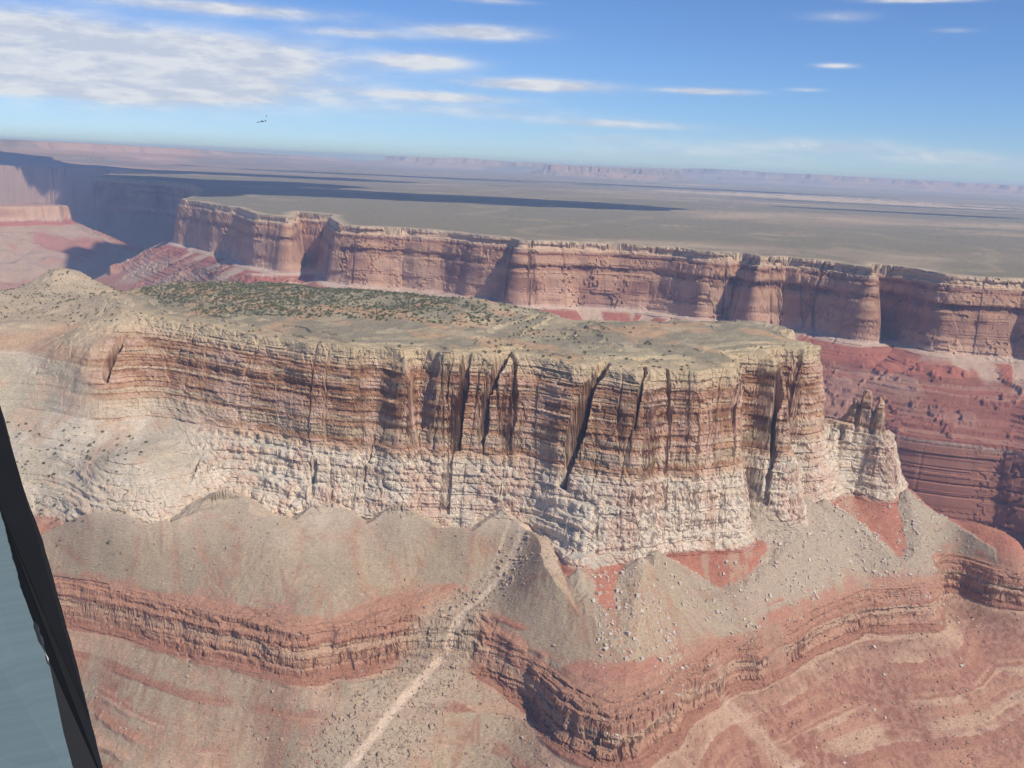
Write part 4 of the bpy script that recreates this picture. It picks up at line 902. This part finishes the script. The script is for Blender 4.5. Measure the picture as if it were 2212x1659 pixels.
# worn sealant bead along the inner edge
bd = []
bead = bmesh.new(); r_ = random.Random(4)
path = [left_[i].lerp(right[int(i * 45 / 89)], .16) for i in range(34, 62)]
rings = []
for i, p in enumerate(path):
    rad = .0024 * math.sin(math.pi * i / (len(path) - 1)) ** .6 * r_.uniform(.7, 1.25) + .0003
    rings.append([bead.verts.new(p + Vector((math.cos(a), -.35 * abs(math.sin(a)) - .3, math.sin(a) * .5)) * rad) for a in [k * math.pi / 4 for k in range(8)]])
for A, B in zip(rings[:-1], rings[1:]):
    for k in range(8): bead.faces.new([A[k], A[(k + 1) % 8], B[(k + 1) % 8], B[k]])
me = bpy.data.meshes.new('sealant_bead'); bead.to_mesh(me); bead.free(); me.materials.append(M_SEAL); me.shade_smooth()
sb = link('sealant_bead', me); sb.parent = wf; sb.matrix_parent_inverse = Matrix.Translation(-wf.location)
def panel_mat():
    m = bpy.data.materials.new('blue_grey_panel'); m.use_nodes = True; nt = m.node_tree; b = nt.nodes['Principled BSDF']
    b.inputs['Roughness'].default_value = .85; tcn = N(nt, 'ShaderNodeNewGeometry'); sp = N(nt, 'ShaderNodeSeparateXYZ'); L(nt, tcn.outputs['Position'], sp.inputs[0])
    wv = N(nt, 'ShaderNodeTexNoise', ins={'Scale': 1.0, 'Detail': 3.0}); mp = N(nt, 'ShaderNodeMapping'); mp.inputs['Scale'].default_value = (6, 6, 330); L(nt, tcn.outputs['Position'], mp.inputs[0]); L(nt, mp.outputs[0], wv.inputs['Vector'])
    mx = N(nt, 'ShaderNodeMix', data_type='RGBA'); L(nt, wv.outputs[0], mx.inputs[0]); mx.inputs[6].default_value = PANEL_A; mx.inputs[7].default_value = PANEL_B
    L(nt, mx.outputs[2], b.inputs['Base Color']); bp = N(nt, 'ShaderNodeBump'); bp.inputs['Strength'].default_value = .4; bp.inputs['Distance'].default_value = .001
    L(nt, wv.outputs[0], bp.inputs['Height']); L(nt, bp.outputs[0], b.inputs['Normal']); return m
pan = slab('side_panel', [Vector(p) for p in PAN], (0, .01, 0), panel_mat(), bevel=0)
pan.parent = wf; pan.matrix_parent_inverse = Matrix.Translation(-wf.location)

# ------------------------------------------------------------------ squashed insect smear on the window; the pane is not built, bits hang free
ins = bpy.data.objects.new('insect', None); C.objects.link(ins); ins.location = BUG[0]
ins['label'] = 'tiny dark squashed insect specks from the window against the pale sky at the upper left'; ins['category'] = 'insect'
def blob(name, p, s, rot, m):
    bm = bmesh.new(); bmesh.ops.create_icosphere(bm, subdivisions=2, radius=1); r = random.Random(name + str(p[0]))
    for v in bm.verts: v.co *= r.uniform(.75, 1.2)
    me = bpy.data.meshes.new(name); bm.to_mesh(me); bm.free(); me.materials.append(m); o = link(name, me, parent=ins)
    o.location = Vector(p) - ins.location; o.scale = s; o.rotation_euler = rot
MB1 = mat('insect_brown', (.10, .08, .06), .6); MB2 = mat('insect_wing', (.30, .33, .30), .5)
b0 = Vector(BUG[0]); b1 = Vector(BUG[1])
blob('body', b0, (.0008, .0004, .0004), (0, .2, 0), MB1)
blob('wing', b0 + Vector((-.0017, 0, -.0004)), (.0016, .0003, .00022), (0, -.25, 0), MB2)
blob('wing', b0 + Vector((.0018, 0, .0006)), (.0008, .0003, .0002), (0, .5, 0), MB2)
blob('leg', b0 + Vector((.0016, 0, .0002)), (.0005, .0002, .00022), (0, .6, 0), MB1)
blob('leg', b1 + Vector((.0002, 0, -.0008)), (.00022, .0002, .0007), (0, .5, 0), MB2)

# ------------------------------------------------------------------ haze
hm = bpy.data.materials.new('haze'); hm.use_nodes = True; nt = hm.node_tree; nt.nodes.clear()
pv = N(nt, 'ShaderNodeVolumePrincipled'); pv.inputs['Color'].default_value = HAZE_COL; pv.inputs['Density'].default_value = HAZE_D; pv.inputs['Absorption Color'].default_value = (.36, .50, .95, 1); pv.inputs['Anisotropy'].default_value = 0.0
ho = N(nt, 'ShaderNodeOutputMaterial'); L(nt, pv.outputs[0], ho.inputs['Volume'])
bm = bmesh.new(); bmesh.ops.create_cube(bm, size=1.0)
me = bpy.data.meshes.new('haze'); bm.to_mesh(me); bm.free(); me.materials.append(hm)
hz_ = link('haze', me, 'pale blue haze filling the canyon air', 'haze', kind='stuff')
zlo, zhi = float(ZG.min()) - 4, max(float(ZG.max()) + 6, ZC + 12)
hz_.scale = (190000, 190000, zhi - zlo); hz_.location = (0, 20000, (zlo + zhi) / 2)
print('done', round(time.time() - T0, 1), 'z range', zlo, zhi)
